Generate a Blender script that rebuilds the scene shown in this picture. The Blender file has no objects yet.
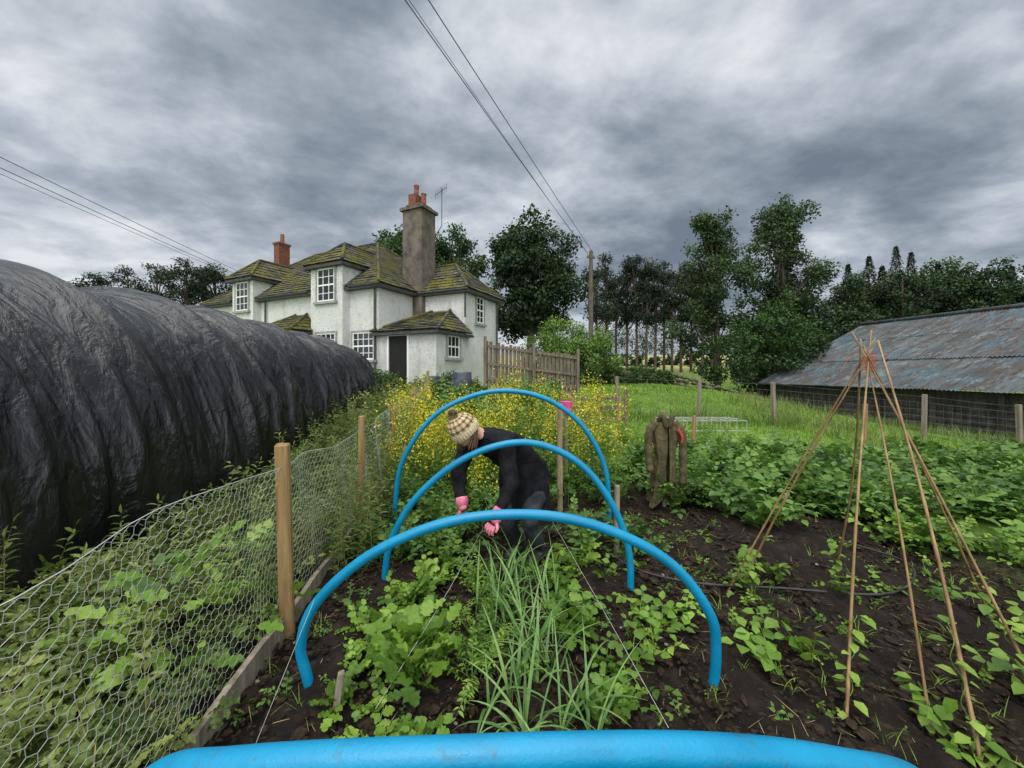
import bpy, math, random
import numpy as np
from mathutils import Vector, Matrix
random.seed(7)
R=np.random.default_rng(11)
scene=bpy.context.scene
scene.view_settings.view_transform='Standard'
scene.view_settings.look='None'
scene.view_settings.exposure=0

# ---------------------------------------------------------------- noise
def _h(ix,iy,iz):
    ix=ix.astype(np.uint64);iy=iy.astype(np.uint64);iz=iz.astype(np.uint64)
    m=np.uint64(0xffffffff)
    h=(ix*np.uint64(374761393)+iy*np.uint64(668265263)+iz*np.uint64(1274126177))&m
    h=((h^(h>>np.uint64(13)))*np.uint64(1274126177))&m
    h=((h^(h>>np.uint64(15)))*np.uint64(2246822519))&m
    return ((h^(h>>np.uint64(16)))&np.uint64(0xffff)).astype(float)/65535.
def vn(x,y,z=0.):
    x,y,z=np.broadcast_arrays(np.asarray(x,float)+5000,np.asarray(y,float)+5000,np.asarray(z,float)+5000)
    ix=np.floor(x).astype(np.int64);iy=np.floor(y).astype(np.int64);iz=np.floor(z).astype(np.int64)
    fx=x-ix;fy=y-iy;fz=z-iz
    fx=fx*fx*(3-2*fx);fy=fy*fy*(3-2*fy);fz=fz*fz*(3-2*fz)
    def c(a,b,d):return _h(ix+a,iy+b,iz+d)
    x00=c(0,0,0)*(1-fx)+c(1,0,0)*fx; x10=c(0,1,0)*(1-fx)+c(1,1,0)*fx
    x01=c(0,0,1)*(1-fx)+c(1,0,1)*fx; x11=c(0,1,1)*(1-fx)+c(1,1,1)*fx
    return ((x00*(1-fy)+x10*fy)*(1-fz)+(x01*(1-fy)+x11*fy)*fz)
def fbm(x,y,z=0.,o=4):
    s=0;a=.5;t=0
    for i in range(o):
        s=s+a*vn(x*2**i+i*17.3,y*2**i+i*9.1,z*2**i if not np.isscalar(z) else z*2**i+i*3.);t+=a;a*=.5
    return s/t
def sm(a,b,x):
    t=np.clip((np.asarray(x,float)-a)/(b-a),0,1);return t*t*(3-2*t)
def ground(x,y):
    x=np.asarray(x,float);y=np.asarray(y,float)
    L=sm(4.5,15,y)*1.0+sm(15,40,y)*.5+sm(38,110,y)*4.8+sm(110,900,y)*14
    w=1-sm(6,17,x)
    Rr=-.95*sm(4,12,y)
    Rr=Rr+(L-Rr)*sm(28,48,y)
    return L*w+Rr*(1-w)

# ---------------------------------------------------------------- materials
def newmat(name):
    m=bpy.data.materials.new(name);m.use_nodes=True
    nt=m.node_tree;nt.nodes.clear()
    o=nt.nodes.new('ShaderNodeOutputMaterial');return m,nt,o
def N(nt,t,**k):
    n=nt.nodes.new(t)
    for a,b in k.items():setattr(n,a,b)
    return n
def c4(c):return (c[0],c[1],c[2],1)
def mixc(nt,fac,a,b,mode='MIX'):
    n=N(nt,'ShaderNodeMix',data_type='RGBA',blend_type=mode)
    if hasattr(fac,'links'):nt.links.new(fac,n.inputs[0])
    else:n.inputs[0].default_value=fac
    for s,i in((a,6),(b,7)):
        if hasattr(s,'links'):nt.links.new(s,n.inputs[i])
        else:n.inputs[i].default_value=c4(s)
    return n.outputs[2]
def noise(nt,scale,detail=5,rough=.6,vec=None,dist=0):
    n=N(nt,'ShaderNodeTexNoise');n.inputs['Scale'].default_value=scale;n.inputs['Detail'].default_value=detail
    n.inputs['Roughness'].default_value=rough;n.inputs['Distortion'].default_value=dist
    if vec is None:
        tc=N(nt,'ShaderNodeTexCoord');vec=tc.outputs['Object']
    nt.links.new(vec,n.inputs['Vector']);return n.outputs[0]
def ramp(nt,fac,stops):
    r=N(nt,'ShaderNodeValToRGB');nt.links.new(fac,r.inputs[0])
    e=r.color_ramp.elements
    while len(e)<len(stops):e.new(.5)
    for i,(p,c) in enumerate(stops):
        e[i].position=p;e[i].color=c4(c) if not np.isscalar(c) else (c,c,c,1)
    return r.outputs[0]
def stretch(nt,s,rot=(0,0,0)):
    tc=N(nt,'ShaderNodeTexCoord');m=N(nt,'ShaderNodeMapping');m.inputs['Scale'].default_value=s;m.inputs['Rotation'].default_value=rot
    nt.links.new(tc.outputs['Object'],m.inputs[0]);return m.outputs[0]
def fin(nt,o,col,rough=.7,bump=None,bd=.01,bs=.6,spec=.5,metal=0):
    p=N(nt,'ShaderNodeBsdfPrincipled')
    if hasattr(col,'links'):nt.links.new(col,p.inputs['Base Color'])
    else:p.inputs['Base Color'].default_value=c4(col)
    if hasattr(rough,'links'):nt.links.new(rough,p.inputs['Roughness'])
    else:p.inputs['Roughness'].default_value=rough
    p.inputs['Specular IOR Level'].default_value=spec
    p.inputs['Metallic'].default_value=metal
    if bump is not None:
        b=N(nt,'ShaderNodeBump');b.inputs['Distance'].default_value=bd;b.inputs['Strength'].default_value=bs
        nt.links.new(bump,b.inputs['Height']);nt.links.new(b.outputs[0],p.inputs['Normal'])
    nt.links.new(p.outputs[0],o.inputs[0]);return p
def simple(name,c1,c2,scale=8,rough=.7,bd=.01,bscale=None,spec=.5,lo=.35,hi=.65,st=None):
    m,nt,o=newmat(name)
    v=stretch(nt,st) if st else None
    n=noise(nt,scale,6,.65,v)
    col=ramp(nt,n,[(lo,c1),(hi,c2)])
    b=noise(nt,bscale or scale*4,6,.7,v)
    fin(nt,o,col,rough,b,bd,.7,spec);return m
def attr(nt):
    a=N(nt,'ShaderNodeAttribute');a.attribute_name='var';return a.outputs['Fac']
def leafmat(name,dark,mid,light,rough=.5,trans=.3,spec=.4):
    m,nt,o=newmat(name)
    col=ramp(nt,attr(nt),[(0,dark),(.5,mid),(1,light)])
    nn=noise(nt,1.3,3)
    col=mixc(nt,.35,col,ramp(nt,nn,[(.3,(.45,.5,.4)),(.7,(1.25,1.2,1.1))]),'MULTIPLY')
    nf=noise(nt,45,3,.6);col=mixc(nt,.4,col,ramp(nt,nf,[(.35,(.65,.7,.6)),(.65,(1.25,1.2,1.1))]),'MULTIPLY')
    p=fin(nt,o,col,rough,nf,.004,.5,spec=spec)
    t=N(nt,'ShaderNodeBsdfTranslucent');nt.links.new(col,t.inputs[0])
    mx=N(nt,'ShaderNodeMixShader');mx.inputs[0].default_value=trans
    nt.links.new(p.outputs[0],mx.inputs[1]);nt.links.new(t.outputs[0],mx.inputs[2]);nt.links.new(mx.outputs[0],o.inputs[0])
    return m

# ---------------------------------------------------------------- mesh builder
def build(name,parts,mats,parent=None,smooth=False):
    """parts: (V,[F arrays],matidx,var)"""
    Vs=[];loops=[];starts=[];tot=[];mi=[];va=[];off=0;ls=0
    for V,Fs,m,v in parts:
        V=np.asarray(V,float).reshape(-1,3)
        Vs.append(V);va.append(np.broadcast_to(np.asarray(v,float),(len(V),)))
        if not isinstance(Fs,(list,tuple)):Fs=[Fs]
        for F in Fs:
            F=np.asarray(F,np.int64)
            if F.size==0:continue
            k=F.shape[1]
            loops.append((F+off).ravel());starts.append(ls+np.arange(len(F))*k)
            tot.append(np.full(len(F),k));mi.append(np.full(len(F),m));ls+=F.size
        off+=len(V)
    V=np.concatenate(Vs);L=np.concatenate(loops);S=np.concatenate(starts);T=np.concatenate(tot);M=np.concatenate(mi)
    me=bpy.data.meshes.new(name)
    me.vertices.add(len(V));me.vertices.foreach_set('co',V.ravel())
    me.loops.add(len(L));me.loops.foreach_set('vertex_index',L.astype(np.int32))
    me.polygons.add(len(S));me.polygons.foreach_set('loop_start',S.astype(np.int32))
    me.polygons.foreach_set('material_index',M.astype(np.int32))
    me.polygons.foreach_set('use_smooth',np.full(len(S),bool(smooth)))
    a=me.attributes.new('var','FLOAT','POINT');a.data.foreach_set('value',np.concatenate(va))
    me.update(calc_edges=True);me.validate()
    for m in mats:me.materials.append(m)
    ob=bpy.data.objects.new(name,me);scene.collection.objects.link(ob)
    if parent:
        ob.parent=parent;ob.matrix_parent_inverse=parent.matrix_world.inverted()
    return ob
def empty(name,loc):
    e=bpy.data.objects.new(name,None);e.location=loc;scene.collection.objects.link(e)
    e.matrix_world=Matrix.Translation(loc);return e
def tube(pts,rad,n=8,m=0,var=.5,cap=True):
    P=np.asarray(pts,float);k=len(P);rad=np.broadcast_to(np.asarray(rad,float),(k,))
    T=np.gradient(P,axis=0);T/=np.linalg.norm(T,axis=1,keepdims=True)+1e-9
    ref=np.array([0,0,1.]) if abs(T[0,2])<.9 else np.array([1.,0,0])
    Vs=[];u=np.cross(T[0],ref);u/=np.linalg.norm(u)
    for i in range(k):
        u=u-T[i]*np.dot(u,T[i]);u/=np.linalg.norm(u)+1e-9
        w=np.cross(T[i],u);a=np.arange(n)*2*np.pi/n
        Vs.append(P[i]+rad[i]*(np.cos(a)[:,None]*u+np.sin(a)[:,None]*w))
    V=np.concatenate(Vs);F=[]
    j=np.arange(n);j2=(j+1)%n
    for i in range(k-1):
        F.append(np.stack([i*n+j,i*n+j2,(i+1)*n+j2,(i+1)*n+j],1))
    Fs=[np.concatenate(F)]
    if cap:Fs.append(np.stack([np.arange(n)[::-1],(k-1)*n+np.arange(n)]))
    return (V,Fs,m,var)
def catmull(P,n=10):
    P=np.asarray(P,float);Q=np.vstack([2*P[0]-P[1],P,2*P[-1]-P[-2]]);out=[]
    for i in range(1,len(Q)-2):
        for t in np.linspace(0,1,n,endpoint=False):
            a,b,c,d=Q[i-1],Q[i],Q[i+1],Q[i+2]
            out.append(.5*((2*b)+(-a+c)*t+(2*a-5*b+4*c-d)*t*t+(-a+3*b-3*c+d)*t**3))
    out.append(Q[-2]);return np.array(out)
BF=np.array([[0,3,2,1],[4,5,6,7],[0,1,5,4],[1,2,6,5],[2,3,7,6],[3,0,4,7]])
def hexa(p8,m=0,var=.5):return (np.asarray(p8,float),[BF],m,var)
def box(c,s,rz=0,m=0,var=.5,tilt=None):
    h=np.array(s)/2.
    v=np.array([[-1,-1,-1],[1,-1,-1],[1,1,-1],[-1,1,-1],[-1,-1,1],[1,-1,1],[1,1,1],[-1,1,1]])*h
    if tilt is not None:v=v@np.array(tilt).T
    cz,sz=math.cos(rz),math.sin(rz)
    v=v@np.array([[cz,sz,0],[-sz,cz,0],[0,0,1]])
    return (v+np.array(c),[BF],m,var)
def cpost(base,h,w,rz=0,lean=(0,0),ch=.12,m=0,var=.5,d=None):
    d=d or w;c=ch*min(w,d);a=w/2;b=d/2
    o=np.array([[-a+c,-b],[a-c,-b],[a,-b+c],[a,b-c],[a-c,b],[-a+c,b],[-a,b-c],[-a,-b+c]])
    cz,sz=math.cos(rz),math.sin(rz);o=o@np.array([[cz,sz],[-sz,cz]])
    rings=[(0,1,0),(.3,.98,0),(.7,1.01,0),(1-c/h,1,0),(1,.8,0)]
    V=[]
    for t,s,_ in rings:
        j=R.normal(0,w*.015,(8,2))
        V.append(np.c_[o*s+j+np.array(lean)*t*h+np.array(base)[:2],np.full(8,base[2]+t*h)])
    F=[]
    j=np.arange(8);j2=(j+1)%8
    for i in range(4):F.append(np.stack([i*8+j,i*8+j2,(i+1)*8+j2,(i+1)*8+j],1))
    return (np.concatenate(V),[np.concatenate(F),np.array([32+np.arange(8)])],m,var)

# leaf templates
LT=np.array([[0,0,0],[-.5,.33,.08],[0,.36,-.02],[.5,.33,.08],[-.38,.68,.03],[0,.72,-.05],[.38,.68,.03],[0,1,-.16]])
LTF=np.array([[0,2,1],[0,3,2],[1,2,5],[1,5,4],[2,3,6],[2,6,5],[4,5,7],[5,6,7]])
# lobed / wavy leaf
_e=[(.10,.06),(.42,.14),(.34,.27),(.55,.40),(.42,.52),(.50,.66),(.28,.78),(.26,.90),(0,1.)]
LW=[[0,0,0],[0,.35,-.03],[0,.7,-.06]]+[[x,y,.07*math.sin(i*2.2)] for i,(x,y) in enumerate(_e)]+[[-x,y,.07*math.sin(i*2.2+1)] for i,(x,y) in enumerate(_e[:-1])]
LW=np.array(LW)
_r=[3+i for i in range(9)];_l=[12+i for i in range(8)]+[11]
LWF=[]
for S_,fl in((_r,0),(_l,1)):
    q=[(0,S_[0],S_[1]),(0,S_[1],1),(1,S_[1],S_[2]),(1,S_[2],S_[3]),(1,S_[3],S_[4]),(1,S_[4],2),(2,S_[4],S_[5]),(2,S_[5],S_[6]),(2,S_[6],S_[7]),(2,S_[7],S_[8])]
    LWF+= [t if not fl else t[::-1] for t in q]
LWF=np.array(LWF)
DT=np.array([[0,0,0],[.5,.5,.1],[0,1,-.08],[-.5,.5,.1]]);DTF=np.array([[0,1,2],[0,2,3]])
def norm(a):return a/(np.linalg.norm(a,axis=-1,keepdims=True)+1e-9)
def scat(T,TF,pos,fwd,up,size,width=1.,m=0,var=.5):
    pos=np.asarray(pos);M=len(pos);Y=norm(fwd);X=norm(np.cross(Y,up));Z=np.cross(X,Y)
    size=np.broadcast_to(size,(M,));width=np.broadcast_to(width,(M,))
    V=pos[:,None,:]+size[:,None,None]*(T[None,:,0:1]*width[:,None,None]*X[:,None]+T[None,:,1:2]*Y[:,None]+T[None,:,2:3]*Z[:,None])
    F=(TF[None]+(np.arange(M)*len(T))[:,None,None]).reshape(-1,3)
    v=np.repeat(np.broadcast_to(var,(M,)),len(T))
    return (V.reshape(-1,3),[F],m,v)
def blades(pos,az,L,lean,bend,w,seg=4,m=0,var=.5,curl=0):
    pos=np.asarray(pos);M=len(pos);bc=lambda a:np.broadcast_to(np.asarray(a,float),(M,))
    az,L,lean,bend,w,var=map(bc,(az,L,lean,bend,w,var))
    h=np.stack([np.cos(az),np.sin(az),0*az],1);side=np.stack([-np.sin(az),np.cos(az),0*az],1)
    p=pos.copy();Vs=[]
    for i in range(seg+1):
        t=i/seg;ww=w*(1-t**2*.95)*(.6+.4*min(1,t*4))
        Vs+= [p-side*ww[:,None]/2,p+side*ww[:,None]/2]
        th=lean+bend*(t+.5/seg)
        p=p+(L/seg)[:,None]*(h*np.sin(th)[:,None]+np.array([0,0,1.])*np.cos(th)[:,None])
    V=np.stack(Vs,1);k=2*(seg+1)
    f=np.array([[2*i,2*i+1,2*i+3,2*i+2] for i in range(seg)])
    F=(f[None]+(np.arange(M)*k)[:,None,None]).reshape(-1,4)
    return (V.reshape(-1,3),[F],m,np.repeat(var,k))
def fronds(pos,az,L,lean,bend,K,lsize,lw=.6,m=0,var=.5,stem=1,sw=.006,taper=.5,t0=.25,tmpl=(LT,LTF),droop=.1,spiral=False):
    pos=np.asarray(pos);M=len(pos);bc=lambda a:np.broadcast_to(np.asarray(a,float),(M,))
    az,L,lean,bend,lsize,var=map(bc,(az,L,lean,bend,lsize,var))
    h=np.stack([np.cos(az),np.sin(az),0*az],1);side=np.stack([-np.sin(az),np.cos(az),0*az],1);z=np.array([0,0,1.])
    P=[];Fw=[];U=[];S=[];Va=[]
    nst=24;p=pos.copy();curve=[p];dirs=[]
    for i in range(nst):
        th=lean+bend*(i+.5)/nst
        d=h*np.sin(th)[:,None]+z*np.cos(th)[:,None];dirs.append(d)
        p=p+d*(L/nst)[:,None];curve.append(p)
    dirs.append(dirs[-1])
    for k in range(K):
        t=t0+(1-t0)*k/(K-1) if K>1 else 1
        i=int(round(t*nst));d=dirs[i];u=norm(np.cross(side,d))*-1
        u=np.where(u[:,2:3]<0,-u,u)
        if spiral:
            a=az+k*2.4;s=np.stack([np.cos(a),np.sin(a),0*a],1);u=z+0*d
        else:
            sg=1 if k%2 else -1;s=side*sg
        f=(s*.9+d*.45) if k<K-1 else d
        f=f+R.normal(0,.18,(M,3));f[:,2]-=droop
        P.append(curve[i]);Fw.append(f);U.append(u+R.normal(0,.25,(M,3)))
        S.append(lsize*(1-taper*abs(t-.65)/.65)*R.uniform(.75,1.2,M));Va.append(np.clip(var+R.normal(0,.12,M),0,1))
    out=[scat(tmpl[0],tmpl[1],np.concatenate(P),np.concatenate(Fw),np.concatenate(U),np.concatenate(S),lw,m,np.concatenate(Va))]
    if stem is not None:
        out.append(blades(pos,az,L,lean,bend,sw,4,stem,np.clip(var+.1,0,1)))
    return out,curve[-1]
def gp(x,y,dz=0.):return np.stack([x,y,ground(x,y)+dz],1)

# ================================================================ CAMERA
cam=bpy.data.cameras.new('camera');co=bpy.data.objects.new('camera',cam);scene.collection.objects.link(co)
co.location=(0,0,1.65);co.rotation_euler=(math.radians(90),0,0)
cam.sensor_width=36;cam.lens=385*36/1024;cam.shift_y=-12/1024;cam.clip_start=.05;cam.clip_end=3000
scene.camera=co

# ================================================================ WORLD
SE,SR=math.radians(52),math.radians(200)
w=bpy.data.worlds.new('World');scene.world=w;w.use_nodes=True;nt=w.node_tree;nt.nodes.clear()
o=N(nt,'ShaderNodeOutputWorld')
sky=N(nt,'ShaderNodeTexSky',sky_type='NISHITA');sky.sun_disc=False;sky.sun_elevation=SE;sky.sun_rotation=SR
bg1=N(nt,'ShaderNodeBackground');bg1.inputs[1].default_value=.06;nt.links.new(sky.outputs[0],bg1.inputs[0])
tc=N(nt,'ShaderNodeTexCoord');sp=N(nt,'ShaderNodeSeparateXYZ');nt.links.new(tc.outputs['Generated'],sp.inputs[0])
def M_(op,a,b=None,c=None,clamp=False):
    n=N(nt,'ShaderNodeMath',operation=op,use_clamp=clamp)
    for i,s in enumerate((a,b,c)):
        if s is None:continue
        if hasattr(s,'links'):nt.links.new(s,n.inputs[i])
        else:n.inputs[i].default_value=s
    return n.outputs[0]
zc=M_('ADD',M_('MAXIMUM',sp.outputs[2],0.),.22)
u=M_('DIVIDE',sp.outputs[0],zc);v=M_('DIVIDE',sp.outputs[1],zc)
cb=N(nt,'ShaderNodeCombineXYZ');nt.links.new(u,cb.inputs[0]);nt.links.new(v,cb.inputs[1])
mp=N(nt,'ShaderNodeMapping');mp.inputs['Rotation'].default_value=(0,0,math.radians(-25));mp.inputs['Scale'].default_value=(.9,1.1,1);mp.inputs['Location'].default_value=(4.3,2.2,0)
nt.links.new(cb.outputs[0],mp.inputs[0])
n1=noise(nt,.95,7,.52,mp.outputs[0],.15)
n2=noise(nt,3.4,7,.6,mp.outputs[0],.2)
nn=M_('ADD',M_('MULTIPLY',n1,.66),M_('MULTIPLY',n2,.34))
cl=ramp(nt,nn,[(.38,(.175,.21,.27)),(.445,(.275,.32,.385)),(.50,(.40,.45,.52)),(.55,(.56,.61,.67)),(.62,(.80,.84,.88))])
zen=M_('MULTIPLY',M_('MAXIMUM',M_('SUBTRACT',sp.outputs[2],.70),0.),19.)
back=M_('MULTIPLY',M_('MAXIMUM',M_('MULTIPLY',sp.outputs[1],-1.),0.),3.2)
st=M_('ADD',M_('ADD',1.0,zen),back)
# added sky brightness overhead and behind the camera lights the foreground; neutral tint
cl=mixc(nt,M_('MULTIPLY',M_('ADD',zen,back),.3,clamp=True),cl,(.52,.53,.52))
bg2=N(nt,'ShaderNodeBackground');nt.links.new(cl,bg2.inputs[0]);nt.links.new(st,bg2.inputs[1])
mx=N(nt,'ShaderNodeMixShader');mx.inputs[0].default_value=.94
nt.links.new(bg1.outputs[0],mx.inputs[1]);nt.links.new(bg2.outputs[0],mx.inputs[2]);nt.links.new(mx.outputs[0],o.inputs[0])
sl=bpy.data.lights.new('sun','SUN');so=bpy.data.objects.new('sun',sl);scene.collection.objects.link(so)
sl.energy=1.4;sl.angle=math.radians(25);sl.color=(1,.96,.89)
sd=Vector((math.sin(SR)*math.cos(SE),math.cos(SR)*math.cos(SE),math.sin(SE)))
so.rotation_euler=sd.to_track_quat('Z','Y').to_euler()

# ================================================================ GROUND
def axis(dense,mid,far):
    a=[np.arange(*d) for d in dense+mid];a=np.concatenate(a)
    lo=a.min()-np.geomspace(1,far[0],22);hi=a.max()+np.geomspace(1,far[1],30)
    return np.unique(np.round(np.concatenate([lo,a,hi]),4))
xs=axis([(-1.6,3.6,.025)],[(-14,-1.6,.3),(3.6,26,.25)],(500,700))
ys=axis([(1.0,4.6,.025)],[(-3,1,.3),(4.6,34,.25)],(40,1000))
X,Y=np.meshgrid(xs,ys);Z=ground(X,Y)
nz=vn(X*1.1,Y*1.1)*.5
soil=sm(-1.75,-1.5,X)*(1-sm(3.9,5.6,X+nz))*(1-sm(5.0,6.6,Y+nz))
strip=sm(-4.2,-3.6,X+.10*Y)*(1-sm(-1.5,-1.3,X+.10*Y))*(1-sm(12.5,14,Y))
soil=np.clip(soil,0,1)
cl_=fbm(X*9,Y*9,0,3);Z=Z+soil*((np.abs(cl_-.5)*2)**.8*.07+(fbm(X*2,Y*2,3,2)-.5)*.12)
Z=Z+(1-soil)*(fbm(X*1.3,Y*1.3,7,3)-.5)*.08
Z=Z+soil*.02*np.sin(X*2*np.pi/.55)
soilv=np.maximum(soil,strip*.7)
nx,ny=len(xs),len(ys);i,j=np.meshgrid(np.arange(nx-1),np.arange(ny-1));q=(j*nx+i).ravel()
m_g,nt,o=newmat('ground_mat')
a=attr(nt)
n1=noise(nt,6,8,.7);n2=noise(nt,.35,5,.6);n3=noise(nt,60,4,.7);n4=noise(nt,1.5,5,.6)
soilc=ramp(nt,n1,[(.3,(.005,.0035,.003)),(.52,(.017,.0105,.007)),(.72,(.048,.032,.021))])
soilc=mixc(nt,ramp(nt,n3,[(.60,0.),(.70,.4)]),soilc,(.10,.073,.05))
gr=ramp(nt,n4,[(.3,(.07,.13,.015)),(.5,(.12,.21,.025)),(.7,(.18,.27,.045))])
tcg=N(nt,'ShaderNodeTexCoord');spg=N(nt,'ShaderNodeSeparateXYZ');nt.links.new(tcg.outputs['Object'],spg.inputs[0])
mr=N(nt,'ShaderNodeMapRange');mr.inputs[1].default_value=40;mr.inputs[2].default_value=62;nt.links.new(spg.outputs[1],mr.inputs[0])
gr=mixc(nt,mr.outputs[0],gr,ramp(nt,n2,[(.35,(.26,.26,.09)),(.65,(.38,.34,.15))]))
col=mixc(nt,a,gr,soilc)
bmp=noise(nt,35,8,.75)
fin(nt,o,col,.9,bmp,.03,1.,spec=.25)
build('ground',[(np.c_[X.ravel(),Y.ravel(),Z.ravel()],[np.stack([q,q+1,q+nx+1,q+nx],1)],0,soilv.ravel())],[m_g],smooth=True)

m_clod=simple('soil_clod',(.006,.0045,.003),(.045,.03,.019),30,.95,.01,spec=.2)
t=(1+5**.5)/2
IV=norm(np.array([[-1,t,0],[1,t,0],[-1,-t,0],[1,-t,0],[0,-1,t],[0,1,t],[0,-1,-t],[0,1,-t],[t,0,-1],[t,0,1],[-t,0,-1],[-t,0,1]]))
IF=np.array([[0,11,5],[0,5,1],[0,1,7],[0,7,10],[0,10,11],[1,5,9],[5,11,4],[11,10,2],[10,7,6],[7,1,8],[3,9,4],[3,4,2],[3,2,6],[3,6,8],[3,8,9],[4,9,5],[2,4,11],[6,2,10],[8,6,7],[9,8,1]])
def lumps(x,y,z,s,m=0,sq=.7):
    M=len(x);V=IV[None]*R.uniform(.6,1.3,(M,12,1))*np.asarray(s)[:,None,None]*np.stack([R.uniform(.7,1.3,M),R.uniform(.7,1.3,M),R.uniform(.5,.9,M)*sq],1)[:,None]
    V=V+np.stack([x,y,z],1)[:,None]
    return (V.reshape(-1,3),[(IF[None]+(np.arange(M)*12)[:,None,None]).reshape(-1,3)],m,.5)
n=24000;x=R.uniform(-1.4,4.4,n);y=1.0+R.uniform(0,1,n)**1.4*4.3
s=np.exp(R.normal(-4.65,.6,n));s=np.clip(s,.004,.042)
build('soil_clods',[lumps(x,y,ground(x,y)+.025+.02*R.uniform(0,1,n),s)],[m_clod])
m_stone=simple('stone_mat',(.12,.11,.10),(.32,.30,.27),9,.85,.01,40)
n=110;x=R.uniform(-1.4,4,n);y=R.uniform(1.2,4.5,n)
build('pebbles',[lumps(x,y,ground(x,y)+.035,np.clip(np.exp(R.normal(-4.6,.4,n)),.005,.022))],[m_stone])

# ================================================================ HOUSE
C0=np.array([-5.2,15.]);A=np.array([-.905,.43]);A/=np.linalg.norm(A);B=np.array([A[1],-A[0]])
def H(a,b,z):
    p=C0+A*a+B*b;return np.array([p[0],p[1],z])
house=empty('white_house',(float(H(4,3,1)[0]),float(H(4,3,1)[1]),1.0))
m,nt,o=newmat('roughcast');
n1=noise(nt,.9,7,.72);col=ramp(nt,n1,[(.25,(.50,.50,.48)),(.45,(.68,.68,.66)),(.8,(.80,.80,.78))])
st_=noise(nt,2.0,7,.75,stretch(nt,(1,1,.45)));col=mixc(nt,ramp(nt,st_,[(.53,0.),(.72,.65)]),col,(.28,.28,.25))
bb=noise(nt,16,6,.8);col=mixc(nt,ramp(nt,bb,[(.36,.7),(.48,0.)]),col,(.32,.32,.30))
fin(nt,o,col,.9,bb,.06,1.,spec=.2);m_wall=m
m,nt,o=newmat('slate')
col=ramp(nt,attr(nt),[(0,(.030,.029,.030)),(.5,(.060,.058,.057)),(1,(.115,.108,.10))])
mo=noise(nt,1.3,9,.78);col=mixc(nt,ramp(nt,mo,[(.45,0.),(.54,.9)]),col,ramp(nt,noise(nt,7,4),[(.3,(.045,.052,.010)),(.6,(.15,.14,.022))]))
mo2=noise(nt,5,6,.75);col=mixc(nt,ramp(nt,mo2,[(.57,0.),(.66,.75)]),col,(.22,.20,.16))
fin(nt,o,col,.85,noise(nt,14,7,.75),.05,.9,spec=.2);m_slate=m
m_win=simple('window_white_paint',(.72,.72,.70),(.82,.82,.80),10,.45,.002)
m,nt,o=newmat('window_glass');p=fin(nt,o,(.012,.016,.02),.06,noise(nt,1.5,2),.01,.15,spec=.6);m_glass=m
m_dark=simple('painted_doorway_shade',(.006,.006,.006),(.012,.011,.01),5,.9)
m_grey=simple('grey_margin',(.22,.22,.21),(.34,.33,.31),6,.85)
m_chim=simple('chimney_harl',(.06,.05,.042),(.17,.14,.115),2.5,.95,.04,20)
m_brick=simple('red_brick',(.09,.032,.022),(.21,.075,.045),9,.9,.02)
m_pot=simple('terracotta',(.13,.045,.027),(.26,.09,.05),5,.85)
m_pipe=simple('black_ironwork',(.02,.02,.022),(.06,.06,.06),6,.5)
def lbox(a0,a1,b0,b1,z0,z1,m=0):
    return hexa([H(a0,b0,z0),H(a1,b0,z0),H(a1,b1,z0),H(a0,b1,z0),H(a0,b0,z1),H(a1,b0,z1),H(a1,b1,z1),H(a0,b1,z1)],m)
ZE=5.04;PB=-.36
build('walls',[lbox(0,11.6,0,7,.5,ZE+.02),lbox(-2.56,-.003,2.25,5.1,.5,ZE+.02),lbox(-2.72,-.003,.03,2.24,.5,3.12),
  lbox(3.5,5.4,-1.15,-.003,.5,3.27),
  lbox(1.55,3.4,PB,1.6,.5,6.03),lbox(7.35,8.95,PB,1.6,.5,6.03)],[m_wall],house)
def slope(eL,eR,rL,rR,parts,cs=.24,sw=.32):
    eL,eR,rL,rR=[np.asarray(p,float) for p in(eL,eR,rL,rR)]
    nrm=np.cross(eR-eL,(rL+rR)/2-(eL+eR)/2);nrm/=np.linalg.norm(nrm)
    if nrm[2]<0:nrm=-nrm
    Ls=np.linalg.norm((rL+rR)/2-(eL+eR)/2);nc=max(2,int(Ls/cs))
    parts.append((np.array([eL,eR,rR,rL])-nrm*.03,[np.array([[0,1,2,3]])],0,.1))
    V=[];va=[]
    for i in range(nc):
        t0=i/nc;t1=min(1,(i+1.12)/nc)
        l0=eL+(rL-eL)*t0;r0=eR+(rR-eR)*t0;l1=eL+(rL-eL)*t1;r1=eR+(rR-eR)*t1
        wd=np.linalg.norm(r0-l0);k=max(1,int(wd/sw))
        e=np.linspace(0,1,k+1);
        if k>1:e[1:-1]+=R.uniform(-.15,.15,k-1)/k+ (0.5*(i%2)-.25)/k
        for j in range(k):
            a_,b_=e[j]+.006/wd,e[j+1]-.006/wd;lift=.024+R.uniform(0,.025)
            V+= [l0+(r0-l0)*a_+nrm*lift,l0+(r0-l0)*b_+nrm*lift,l1+(r1-l1)*b_+nrm*.004,l1+(r1-l1)*a_+nrm*.004]
            va+=[R.uniform(0,1)]*4
    V=np.array(V);F=np.arange(len(V)).reshape(-1,4);parts.append((V,[F],0,np.array(va)))
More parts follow.
